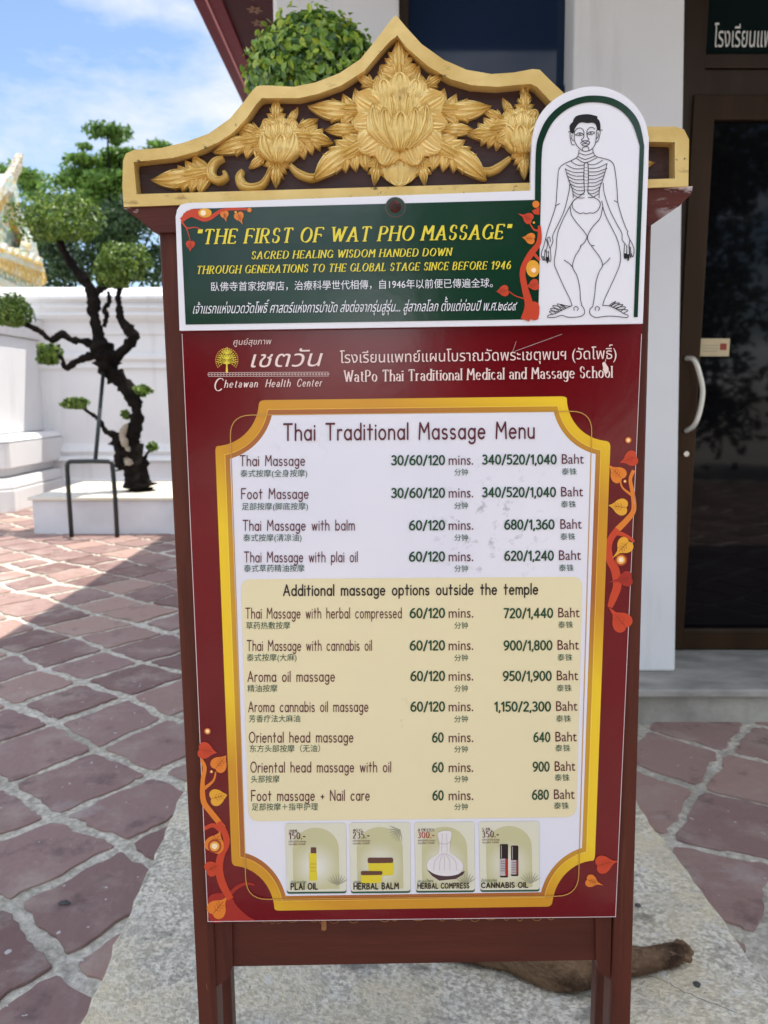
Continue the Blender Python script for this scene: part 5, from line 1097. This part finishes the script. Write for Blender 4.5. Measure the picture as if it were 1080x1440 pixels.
mb.box(bx0, bx1, BENCH_Y, byb, -.006, BENCH_H - .03); bench = mb.build('planter_bench', M['plinth'], bevel=.01); tag(bench, 'low white masonry bench with a stone top under the bonsai tree', 'bench')
mb = MB(); mb.box(bx0 - .03, bx1, BENCH_Y - .03, byb, BENCH_H - .029, BENCH_H); mb.build('bench_top', M['benchtop'], bench, bevel=.006)

# ================================================================== plants
def leaves(name, centers, normals, size, m, tones, parent=None, aspect=.5, fold=.15, hexa=False):
    """many small folded leaves as one mesh"""
    n = len(centers); rg = np.random.default_rng(n)
    nrm = np.asarray(normals) + rg.normal(0, .55, (n, 3)); nrm /= np.linalg.norm(nrm, axis=1)[:, None]
    a = np.cross(nrm, rg.normal(size=(n, 3))); a /= np.linalg.norm(a, axis=1)[:, None]; b = np.cross(nrm, a)
    s = size * rg.uniform(.65, 1.25, n)[:, None]; c = np.asarray(centers)
    if hexa:
        prof = [(-.5, 0, 0), (-.25, .38, .1), (.12, .42, .12), (.5, 0, -.06), (.12, -.42, .12), (-.25, -.38, .1)]
        vs = np.stack([c + a * x * s + b * y * s * aspect * 2 + nrm * z * s * fold * 4 for x, y, z in prof], 1).reshape(-1, 3)
        F = []
        for i in range(n): k = i * 6; F += [(k, k + 1, k + 2, k + 3), (k, k + 3, k + 4, k + 5)]
        per = 2
    else:
        vs = np.stack([c - a * s * .5, c + b * s * aspect * .5 + nrm * s * fold, c + a * s * .5, c - b * s * aspect * .5 + nrm * s * fold], 1).reshape(-1, 3)
        F = [(i * 4, i * 4 + 1, i * 4 + 2, i * 4 + 3) for i in range(n)]; per = 1
    o = mesh_obj(name, vs, F, m, parent)
    o.data.attributes.new('tone', 'FLOAT', 'FACE').data.foreach_set('value', np.repeat(np.clip(tones, 0, 1), per))
    return o
def blob_points(c, r, n, rg, shell=.55, lump=.12, flat_bottom=False):
    d = rg.normal(size=(n, 3)); d /= np.linalg.norm(d, axis=1)[:, None]
    ph = rg.uniform(0, 6.28, (3, 3)); k = rg.uniform(2.5, 5, (3, 3))
    l = 1 + lump * sum(np.sin(d @ k[i] + ph[i, 0]) for i in range(3))
    rad = (shell + (1 - shell) * rg.random(n) ** .6) * l
    p = d * rad[:, None] * np.array(r) + np.array(c)
    if flat_bottom:
        lo = c[2] - r[2] * .55; p[:, 2] = np.where(p[:, 2] < lo, lo - (lo - p[:, 2]) * .25, p[:, 2])
    return p, d
M['lf_bonsai'] = leaf_mat('bonsai_leaf', [(0, (.050, .10, .015)), (.55, (.15, .25, .035)), (1, (.36, .46, .09))], rough=.4)
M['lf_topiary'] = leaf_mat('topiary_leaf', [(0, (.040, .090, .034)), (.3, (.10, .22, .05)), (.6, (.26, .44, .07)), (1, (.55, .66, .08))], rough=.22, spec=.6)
M['lf_far'] = leaf_mat('feathery_leaf', [(0, (.055, .12, .020)), (.5, (.125, .25, .040)), (1, (.25, .38, .07))], rough=.5, trans=.35)
M['lf_far2'] = leaf_mat('dark_tree_leaf', [(0, (.014, .036, .014)), (.6, (.032, .080, .022)), (1, (.09, .16, .04))], rough=.5)
rg = np.random.default_rng(3)
# bonsai on the bench
YT = at_z(185, 690, BENCH_H).y
bon = empty('bonsai_tree', (at_z(205, 690, BENCH_H).x, YT, BENCH_H)); tag(bon, 'cloud pruned bonsai tree with dark gnarled trunk on the white bench', 'tree')
def lp_(px, py, dy=0.0):
    w = at_y(px, py, YT + dy); return w - Vector(bon.location)
def trunk(pts, rads, name='branch', m='bark', n=11, seed=1, parent=bon, wob=.2):
    P_ = spline([tuple(lp_(*p)) for p in pts], 5); r_i = np.interp(np.linspace(0, 1, len(P_)), np.linspace(0, 1, len(rads)), rads)
    rgl = np.random.default_rng(seed); r_i = r_i * (1 + .16 * rgl.normal(size=len(P_)))
    mb = MB(); mb.tube(P_, list(r_i * 7.6 / 1082), n=n, wob=wob, seed=seed); return mb.build(name, M[m], parent, smooth=True)
trunk([(196, 692), (194, 680), (190, 655), (185, 630), (184, 615), (192, 590), (190, 568), (180, 548), (165, 532), (152, 518), (150, 500), (143, 490), (138, 470), (134, 448), (132, 425), (124, 402), (108, 380), (92, 358), (82, 335)], [22, 19, 17, 15, 13, 9, 9, 10, 11, 15, 17, 12, 8, 7.5, 8, 8, 6, 5.5, 4], 'trunk', seed=2)
trunk([(176, 660), (171, 640), (166, 618), (162, 610)], [14, 12, 9, 5], seed=3)
trunk([(163, 612), (150, 607), (143, 597), (137, 588), (125, 580), (117, 574), (108, 572)], [5, 4, 3.2, 2.8, 2.5, 2, 1.5], seed=4)
trunk([(150, 500), (135, 488), (118, 480), (100, 478), (88, 470), (72, 478), (55, 465), (38, 457), (25, 450), (28, 432)], [9, 6, 5, 4.5, 6, 4, 4.2, 4, 3.5, 2.5], seed=5)
trunk([(148, 508), (132, 500), (115, 505), (105, 510), (92, 518), (88, 505), (82, 500)], [6, 5, 5, 4, 3.5, 3, 2], seed=6)
trunk([(160, 505), (178, 488), (187, 474), (180, 462), (170, 448), (168, 432), (166, 415), (172, 400)], [9, 7, 8, 9, 7, 4.5, 4, 3.5], seed=7, )
trunk([(146, 460), (150, 445), (147, 435), (154, 424), (152, 410)], [3.5, 4, 3, 3, 2], seed=8)
trunk([(135, 452), (128, 430), (138, 410), (150, 400), (165, 392)], [6, 6, 5, 4, 3], seed=9)
trunk([(190, 580), (197, 572), (195, 560), (190, 553)], [3, 2.5, 2, 1.2], seed=10); trunk([(203, 645), (207, 638), (212, 632)], [3, 2, 1], seed=11)
trunk([(183, 596), (177, 608), (180, 622), (187, 634)], [2, 5, 5, 3], 'bleached_scar', 'scar', seed=12, parent=bon)
trunk([(181, 643), (187, 650), (194, 653)], [3, 6, 2], 'bleached_scar', 'scar', seed=13)
for nm in ('bleached_scar', 'bleached_scar.001'): bpy.data.objects[nm].location = (0, -.10, 0)
px_m = YT / 1082 * 1.0
pads = [((82, 312), (58, 38, 36), 2300), ((172, 372), (36, 26, 30), 1500), ((160, 390), (26, 18, 20), 700), ((15, 440), (29, 26, 26), 1100), ((68, 500), (17, 15, 17), 520), ((106, 568), (19, 14, 9), 420), ((199, 549), (13, 10, 7), 260), ((214, 628), (8, 6, 6), 110), ((177, 583), (6, 5, 6), 60)]
for (c, r, n) in pads:
    ctr = lp_(*c); p, d = blob_points(tuple(ctr), tuple(np.array(r) * px_m), n, rg, shell=.5, lump=.10, flat_bottom=r[0] > 15)
    leaves('foliage_pad', p, d, .052, M['lf_bonsai'], .42 + .30 * d[:, 2] * 0 + rg.normal(0, .24, n), bon, aspect=.6)
for nm in [o for o in bon.children if o.name.startswith('foliage')]: pass
# black tube prop
prop = empty('tree_prop', (at_z(128, 751).x, BENCH_Y - .12, 0)); tag(prop, 'black steel hoop with a slanted pole propping up the bonsai trunk', 'tree prop')
yh = at_z(130, 756).y
def hp_(px, py, y=None): return at_y(px, py, y or yh) - Vector(prop.location)
hoop = [hp_(101, 757), hp_(97, 700), hp_(94.5, 660)] + [hp_(94.5 + 6 * (1 - math.cos(t)), 655 - 6 * math.sin(t)) for t in np.linspace(.2, 1.5, 5)] + [hp_(128, 648.5)] + [hp_(152 + 6 * math.sin(t), 655 - 6 * math.cos(t)) for t in np.linspace(.1, 1.4, 5)] + [hp_(159, 665), hp_(162, 700), hp_(165, 757)]
for k_ in (0, -1): hoop[k_] = Vector((hoop[k_].x, hoop[k_].y, -.004))
mb = MB(); mb.tube(hoop, .021, n=14); mb.build('hoop', M['tubeblk'], prop, smooth=True)
mb = MB(); mb.tube([hp_(134, 648), hp_(146, 515, YT - .05)], .019, n=12); mb.build('prop_pole', M['tubeblk'], prop, smooth=True)

# topiary ball in front of the left column
YB = 2.72
tp = empty('topiary_shrub', (at_y(440, 118, YB).x, YB, 0)); tag(tp, 'clipped round green shrub ball above the gable of the signboard', 'shrub')
c = at_y(444, 122, YB) - Vector(tp.location); rB = 88 * YB / 1082
rgb_ = np.random.default_rng(77); p, d = blob_points(tuple(c), (rB, rB, rB * .93), 7500, rgb_, shell=.78, lump=.022)
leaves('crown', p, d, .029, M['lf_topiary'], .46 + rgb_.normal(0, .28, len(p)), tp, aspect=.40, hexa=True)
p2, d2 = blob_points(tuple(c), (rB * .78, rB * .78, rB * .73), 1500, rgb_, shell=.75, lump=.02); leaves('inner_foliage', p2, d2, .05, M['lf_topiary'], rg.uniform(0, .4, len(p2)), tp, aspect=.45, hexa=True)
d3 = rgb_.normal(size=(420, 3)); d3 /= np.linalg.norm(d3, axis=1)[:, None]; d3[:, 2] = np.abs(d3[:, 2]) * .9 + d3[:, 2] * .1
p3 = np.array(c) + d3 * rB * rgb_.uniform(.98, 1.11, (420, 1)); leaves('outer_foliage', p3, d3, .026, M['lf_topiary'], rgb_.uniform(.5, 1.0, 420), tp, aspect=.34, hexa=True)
mb = MB(); mb.tube([(0, 0, .30), (.03, .01, .9), (-.02, 0, 1.5), (.01, 0, c.z - rB * .5), (0, 0, c.z)], [.05, .045, .04, .035, .02], n=10, wob=.1); mb.build('trunk', M['bark'], tp, smooth=True)
mb = MB(); mb.lathe([(0, 0), (.20, 0), (.24, .05), (.27, .34), (.29, .36), (.29, .40), (.25, .40), (.24, .33), (0, .33)], n=32); mb.build('pot', mat('glazed_pot', (.12, .07, .04), rough=.35), tp, smooth=True)

# trees behind the wall
def far_tree(name, label, base, H, crown, m, size, trunk_r=.2, seed=1, shell=.35, bark='bark'):
    t = empty(name, (base[0], base[1], 0)); tag(t, label, 'tree'); rgt = np.random.default_rng(seed)
    mb = MB(); mb.tube([(0, 0, 0), (.1, 0, H * .3), (-.05, .1, H * .6), (0, 0, H * .95)], [trunk_r, trunk_r * .8, trunk_r * .55, trunk_r * .2], n=10, wob=.08)
    for (cc, rr, n) in [c_ for c_ in crown if c_[2] > 300]: mb.tube([(0, 0, H * .45), (cc[0] * .5, cc[1] * .5, (H * .45 + cc[2]) / 2 + .1), tuple(cc)], [trunk_r * .3, trunk_r * .16, .015], n=7)
    mb.build('trunk', M[bark], t, smooth=True)
    Ps = []; Ds = []
    for (cc, rr, n) in crown:
        p, d = blob_points(cc, rr, n, rgt, shell=shell, lump=.16); Ps.append(p); Ds.append(d * .5 + np.array([0, 0, .7]))
    p = np.concatenate(Ps); d = np.concatenate(Ds)
    cl = np.concatenate([np.full(n, rgt.normal(0, .12)) for (_, _, n) in crown])
    leaves('crown', p, d, size, m, .45 + cl + rgt.normal(0, .22, len(p)), t, aspect=.5); return t
def pxc(px, py, Y, base): w = at_y(px, py, Y); return (w.x - base[0], w.y - base[1], w.z)
def crown_at(base, spec, Y, rg_):
    out = []
    for px, py, rx, rz, n in spec:
        k_ = Y / 1082; dy = rg_.normal(0, .5); c_ = pxc(px, py, Y, base); out.append(((c_[0], dy, c_[2]), (rx * k_, rx * k_ * .9, rz * k_), n))
    return out
Y1 = 16.0; b1 = (at_y(160, 400, Y1).x, Y1)
spec = [(172, 205, 30, 8, 456), (158, 192, 10, 6, 114), (150, 225, 30, 8, 494), (200, 222, 36, 11, 722), (108, 238, 30, 8, 494), (130, 258, 42, 11, 798), (190, 250, 40, 14, 988), (95, 254, 34, 7, 418), (150, 285, 40, 13, 988), (205, 272, 34, 19, 1064), (150, 312, 50, 13, 798), (130, 216, 10, 4, 76), (55, 280, 20, 6, 171), (165, 215, 26, 7, 380), (120, 228, 26, 7, 330), (70, 268, 24, 7, 260), (215, 245, 30, 12, 600), (140, 240, 30, 8, 420), (232, 215, 16, 6, 180), (175, 268, 44, 12, 800), (100, 285, 34, 10, 420)]
far_tree('feathery_tree', 'tall feathery light green tree rising behind the temple wall', b1, 5.2, crown_at(b1, spec, Y1, rg), M['lf_far'], .13, .2, 5, shell=.1)
Y2 = 14.0; b2 = (at_y(110, 400, Y2).x, Y2)
spec = [(150, 318, 44, 20, 700), (200, 312, 40, 24, 800), (130, 300, 30, 14, 350), (215, 290, 28, 18, 400), (80, 350, 30, 26, 700), (120, 375, 40, 30, 900), (165, 345, 36, 30, 900), (205, 365, 34, 34, 900), (235, 340, 24, 30, 500), (60, 385, 24, 22, 400), (100, 330, 24, 20, 400)]
far_tree('dark_tree', 'dense dark green tree just behind the wall under the feathery tree', b2, 3.2, crown_at(b2, spec, Y2, rg), M['lf_far2'], .11, .12, 6, shell=.3)
Y3 = 19.0; b3 = (at_y(40, 400, Y3).x, Y3)
spec = [(45, 262, 22, 10, 300), (15, 248, 22, 9, 260), (60, 300, 28, 18, 500), (30, 330, 40, 30, 800), (0, 300, 30, 24, 500), (70, 340, 30, 24, 600)]
far_tree('leafy_tree', 'bright green tree behind the ornate temple gable finial', b3, 5.5, crown_at(b3, spec, Y3, rg), M['lf_far'], .15, .15, 8, shell=.15)

# ornate temple gate (its gable faces the courtyard, seen at a slant)
A0 = at_y(0, 380, 11.4); B0 = at_y(66, 390, 14.2)
gate_o = Vector((A0.x, A0.y, 0)); gu = Vector((B0.x - A0.x, B0.y - A0.y, 0)); gu.normalize(); gn = Vector((gu.y, -gu.x, 0))      # gn faces the courtyard
gate = empty('temple_gate', gate_o); tag(gate, 'white and gold ornate temple gate with a pointed horn finial', 'gate')
def gp_(px, py, d=0.0):
    o_ = gate_o + gn * d - cam.location; dr_ = ray(px, py); k_ = o_.dot(gn) / dr_.dot(gn); w = cam.location + dr_ * k_
    return w - gate_o
def gpoly(name, pts, d0, d1, m, parent=gate):
    L = [gp_(x, y, d0) for x, y in pts]; uv = np.array([(l.dot(gu), l.z) for l in L])
    V, F = fill([uv], False); n = len(V); f3 = lambda d: [gu * a + gn * d + Vector((0, 0, b)) for a, b in V]
    mb = MB(); mb.add(f3(d0) + f3(d1), list(F) + [tuple(i + n for i in f) for f in F])
    k_ = len(uv); g3 = lambda d: [gu * a + gn * d + Vector((0, 0, b)) for a, b in uv]
    mb.add(g3(d0) + g3(d1), [(i, (i + 1) % k_, k_ + (i + 1) % k_, k_ + i) for i in range(k_)])
    return mb.build(name, m, parent)
def mosaic(name, cols, scale):
    m = bpy.data.materials.new(name); m.use_nodes = True; t = m.node_tree; b = t.nodes['Principled BSDF']; b.inputs['Roughness'].default_value = .35
    tc = t.nodes.new('ShaderNodeTexCoord'); vo = t.nodes.new('ShaderNodeTexVoronoi'); vo.inputs['Scale'].default_value = scale; t.links.new(tc.outputs['Object'], vo.inputs['Vector'])
    sp = t.nodes.new('ShaderNodeSeparateColor'); t.links.new(vo.outputs['Color'], sp.inputs[0]); rp = t.nodes.new('ShaderNodeValToRGB'); rp.color_ramp.interpolation = 'CONSTANT'
    while len(rp.color_ramp.elements) < len(cols): rp.color_ramp.elements.new(.5)
    for e, (p, c_) in zip(rp.color_ramp.elements, cols): e.position = p; e.color = (*c_, 1)
    t.links.new(sp.outputs[0], rp.inputs['Fac']); t.links.new(rp.outputs['Color'], b.inputs['Base Color'])
    bp = t.nodes.new('ShaderNodeBump'); bp.inputs['Strength'].default_value = .6; bp.inputs['Distance'].default_value = .03; t.links.new(vo.outputs['Distance'], bp.inputs['Height']); t.links.new(bp.outputs[0], b.inputs['Normal']); return m
mw = mosaic('white_mosaic', [(0, (.56, .55, .50)), (.40, (.58, .46, .22)), (.58, (.52, .54, .48)), (.82, (.35, .52, .46))], 15)
mgd = mosaic('gold_mosaic', [(0, (.50, .30, .05)), (.4, (.60, .42, .11)), (.75, (.58, .52, .38))], 15)
mtl = mosaic('teal_mosaic', [(0, (.22, .36, .30)), (.35, (.62, .66, .60)), (.55, (.16, .28, .26)), (.75, (.70, .66, .52)), (.9, (.55, .40, .16))], 16)
gpoly('gable_panel', [(-60, 360), (-18, 280), (14, 265), (28, 295), (44, 345), (48, 362), (40, 368), (-40, 352)], .02, -.3, mtl)
gpoly('gable_arch', [(-40, 340), (-10, 290), (8, 275), (18, 272), (27, 288), (29, 310), (40, 330), (44, 362), (38, 362), (30, 332), (21, 318), (19, 296), (12, 286), (4, 292), (-6, 312), (-30, 350)], .10, .03, mgd)
gpoly('bargeboard', [(-20, 292), (-2, 268), (10, 250), (18, 245), (24, 262), (28, 285), (33, 304), (40, 318), (46, 325), (50, 328), (52, 350), (50, 366), (45, 364), (42, 334), (33, 322), (24, 298), (20, 272), (12, 268), (-6, 290), (-18, 310)], .18, .02, mw)
mtn = mosaic('tan_mosaic', [(0, (.40, .32, .20)), (.4, (.52, .46, .36)), (.7, (.30, .27, .22)), (.85, (.60, .55, .46))], 22)
gpoly('finial', spline([(0, 272), (8, 258), (16, 246), (22, 236), (27, 226), (32.5, 216), (32, 228), (30.5, 240), (26, 248), (23, 258), (20, 271), (10, 276)], 4, True), .16, .06, mtn)
gpoly('cornice', [(-60, 338), (0, 361), (20, 367), (50, 379), (64, 384), (66, 392), (66, 398), (60, 402), (0, 376), (-60, 350)], .26, -.3, mgd)
gpoly('cornice_moulding', [(-60, 330), (0, 353), (20, 359), (50, 371), (62, 376), (64, 383), (50, 378.5), (20, 366.5), (0, 360.5), (-60, 337.5)], .32, -.2, mw)
gpoly('cornice_lip', [(-60, 326), (0, 349), (20, 355), (50, 367), (60, 371), (61, 375), (50, 370.5), (20, 358.5), (0, 352.5), (-60, 329.5)], .36, -.2, mgd)
for k_ in range(9):
    x_ = -20 + k_ * 9.6; y_ = 350 + (x_ * .36 if x_ > 0 else x_ * .38); h_ = 9 + 2 * (k_ % 2)
    gpoly('leaf_ornament', spline([(x_ - 3.4, y_ + 1), (x_ - 3, y_ - 4), (x_ + 1.2, y_ - h_), (x_ + 3, y_ - 3), (x_ + 3.6, y_ + 3)], 3, True), .34, .26, mw)
gpoly('naga_finial', spline([(43, 362), (42, 348), (45, 336), (50, 326), (52, 334), (51, 345), (54, 356), (56, 368), (50, 369)], 4, True), .30, .16, mw)
gpoly('dentil_band', [(-60, 350.5), (0, 376.5), (60, 402.5), (57, 411), (52, 412), (0, 389), (-60, 364)], .16, -.3, mtl)
gpoly('dentil_lip', [(-60, 364.5), (0, 389.5), (52, 412.5), (52, 417), (0, 394), (-60, 369)], .20, -.3, mw)
gpoly('gate_wall', [(-60, 369.5), (0, 394.5), (51, 417.5), (54, 432), (54, 520), (-60, 520)], .04, -.5, M['far_wall'])

# ================================================================== trees behind the viewer, mirrored in the door glass and the sign
for k_, (bx, by, hh, lab) in enumerate(((4.9, -6.5, 6.0, 'broad dark courtyard tree mirrored in the door glass'), (1.75, -6.8, 5.2, 'added dark tree mirrored beside the pale streak on the sign'), (-3.0, -6.6, 5.4, 'added dark tree standing left across from the sign'), (8.0, -6.0, 5.5, 'dark courtyard tree at the far right of the door mirror'))):  # left two added so their gap mirrors as a bright band on the sign
    cr_ = [((rg.uniform(-.95, .95), rg.normal(0, .6), rg.uniform(.7, hh)), (.95, .9, .8), 330) for _ in range(18)]
    ct = far_tree('courtyard_tree', lab, (bx, by), hh * .8, cr_, M['lf_far2'], .22, .16, 20 + k_, shell=.2); ct['group'] = 'dark courtyard trees across from the sign'

# ================================================================== the dog asleep behind the sign
M['fur'] = mat('brown_fur', (.26, .165, .098), (.165, .098, .058), rough=.9, spec=.15, scale=9, bump=.8, bscale=110, stretch=(1, 1, 1.2))
add_layer(M['fur'], (.040, .022, .015), 3.0, .47, .58, .92, stretch=(1.3, 1.3, 1.3))
add_layer(M['fur'], (.36, .25, .16), 30, .56, .70, .7, stretch=(.6, 2, 2))
def skin_body(name, joints, bones, parent, m, sub=2, rs=1.38):
    me = bpy.data.meshes.new(name); me.from_pydata([tuple(j[:3]) for j in joints], bones, []); me.materials.append(m)
    o = bpy.data.objects.new(name, me); COL.objects.link(o); o.parent = parent
    sk = o.modifiers.new('skin', 'SKIN'); sk.use_smooth_shade = True
    for i, j in enumerate(joints):
        d_ = me.skin_vertices[0].data[i]; rr2 = j[3] * rs; d_.radius = (rr2, rr2); d_.use_root = (i == 0)
    ss = o.modifiers.new('sub', 'SUBSURF'); ss.levels = sub; ss.render_levels = sub
    return o
hipw = at_z(832, 1412, ZS); pw = at_z(944, 1357, ZS); lw = at_z(898, 1376, ZS); mid = at_z(700, 1388, ZS)
dog = empty('dog', (hipw.x, hipw.y + .085, ZS)); tag(dog, 'brown dog lying asleep on the stone path behind the signboard', 'dog')
L_ = lambda w, z, dy=0.0: (w.x - dog.location.x, w.y + dy - dog.location.y, z)
J = [(0, 0, .080, .082), (-.10, .05, .088, .085), (-.22, .13, .095, .088), (-.34, .20, .095, .085), (-.45, .27, .085, .060), (-.55, .34, .070, .052), (-.63, .40, .062, .044), (-.70, .45, .048, .026),
     (.02, -.015, .060, .058), (.045, .012, .040, .034), L_(lw, .032, .01) + (.022,), tuple(np.array(L_(pw, .028)) * .55 + np.array(L_(lw, .032, .01)) * .45) + (.0185,), L_(pw, .026) + (.0205,), (lambda p_: (p_[0] + .022, p_[1] + .012, .022, .017))(L_(pw, .022)),
     (-.40, .14, .055, .045), (-.30, .06, .040, .030), (-.20, .03, .028, .022), (-.11, .0, .024, .020),
     (.0, .07, .06, .024), (-.05, .12, .04, .016), (-.12, .16, .03, .012)]
B_ = [(0, 1), (1, 2), (2, 3), (3, 4), (4, 5), (5, 6), (6, 7), (0, 8), (8, 9), (9, 10), (10, 11), (11, 12), (12, 13), (3, 14), (14, 15), (15, 16), (16, 17), (0, 18), (18, 19), (19, 20)]
skin_body('body', J, B_, dog, M['fur'])
bpy.context.view_layer.update()
_dg = bpy.context.evaluated_depsgraph_get(); _dg.update()
def fur_on(o, n, seed, size):
    ev = o.evaluated_get(_dg); me = ev.to_mesh(); me.calc_loop_triangles()
    V = np.array([tuple(v_.co) for v_ in me.vertices]); Tt = np.array([tuple(t.vertices) for t in me.loop_triangles]); rgf = np.random.default_rng(seed)
    a, b, c_ = V[Tt[:, 0]], V[Tt[:, 1]], V[Tt[:, 2]]; cr = np.cross(b - a, c_ - a); ar = np.linalg.norm(cr, axis=1); ch = rgf.choice(len(Tt), n, p=ar / ar.sum())
    w = rgf.random((n, 2)); fl_ = w.sum(1) > 1; w[fl_] = 1 - w[fl_]
    p = a[ch] + (b - a)[ch] * w[:, :1] + (c_ - a)[ch] * w[:, 1:]; nr = cr[ch] / ar[ch][:, None]
    lay = np.array([.9, -.35, -.15]) + rgf.normal(0, .28, (n, 3)); lay -= nr * (lay * nr).sum(1)[:, None]; lay /= np.linalg.norm(lay, axis=1)[:, None]
    s_ = size * rgf.uniform(.6, 1.3, n)[:, None]; sd = np.cross(nr, lay) * s_ * .055
    tip = p + lay * s_ * .9 + nr * s_ * .30
    vs = np.stack([p - sd, p + sd, tip], 1).reshape(-1, 3); ev.to_mesh_clear()
    return mesh_obj('fur', vs, [(3 * k, 3 * k + 1, 3 * k + 2) for k in range(n)], M['fur'], dog)
_fo = fur_on(bpy.data.objects['body'], 26000, 4, .016)
# toes of the outstretched paw and the dark pad of the other hind foot
pc = Vector(L_(pw, .026))
mb = MB()
for k_, (dx, dy, dz) in enumerate(((.036, -.010, -.004), (.044, .004, .002), (.042, .018, .003), (.034, .029, -.003))):
    mb.tube([pc + Vector((.012, .006 + dy * .4, .0)), pc + Vector((dx * .8, .004 + dy, dz + .004)), pc + Vector((dx * 1.12, .004 + dy, dz - .005))], [.010, .0115, .007], n=10)
mb.build('toe', M['fur'], dog, smooth=True)['label'] = 'rounded toes of the outstretched paw'
fp = at_z(904, 1351, ZS + .03); fc = Vector((fp.x - dog.location.x, fp.y - dog.location.y, .03))
skin_body('hind_paw', [tuple(fc + Vector((-.05, .01, .0))) + (.022,), tuple(fc + Vector((-.01, 0, .0))) + (.018,), tuple(fc + Vector((.015, 0, .004))) + (.014,)], [(0, 1), (1, 2)], dog, mat('dark_paw', (.03, .015, .014), rough=.8))
for sx in (-1, 1):
    mb = MB(); e0 = Vector((-.60, .40, .085)); mb.tube([e0, e0 + Vector((.03, .02 * sx, .03)), e0 + Vector((.05, .04 * sx, .045))], [.022, .016, .003], n=8); mb.build('ear', M['fur'], dog, smooth=True)
for o in list(bpy.data.objects):
    if o.name.startswith('foliage_pad') or o.name.startswith('crown'): pass
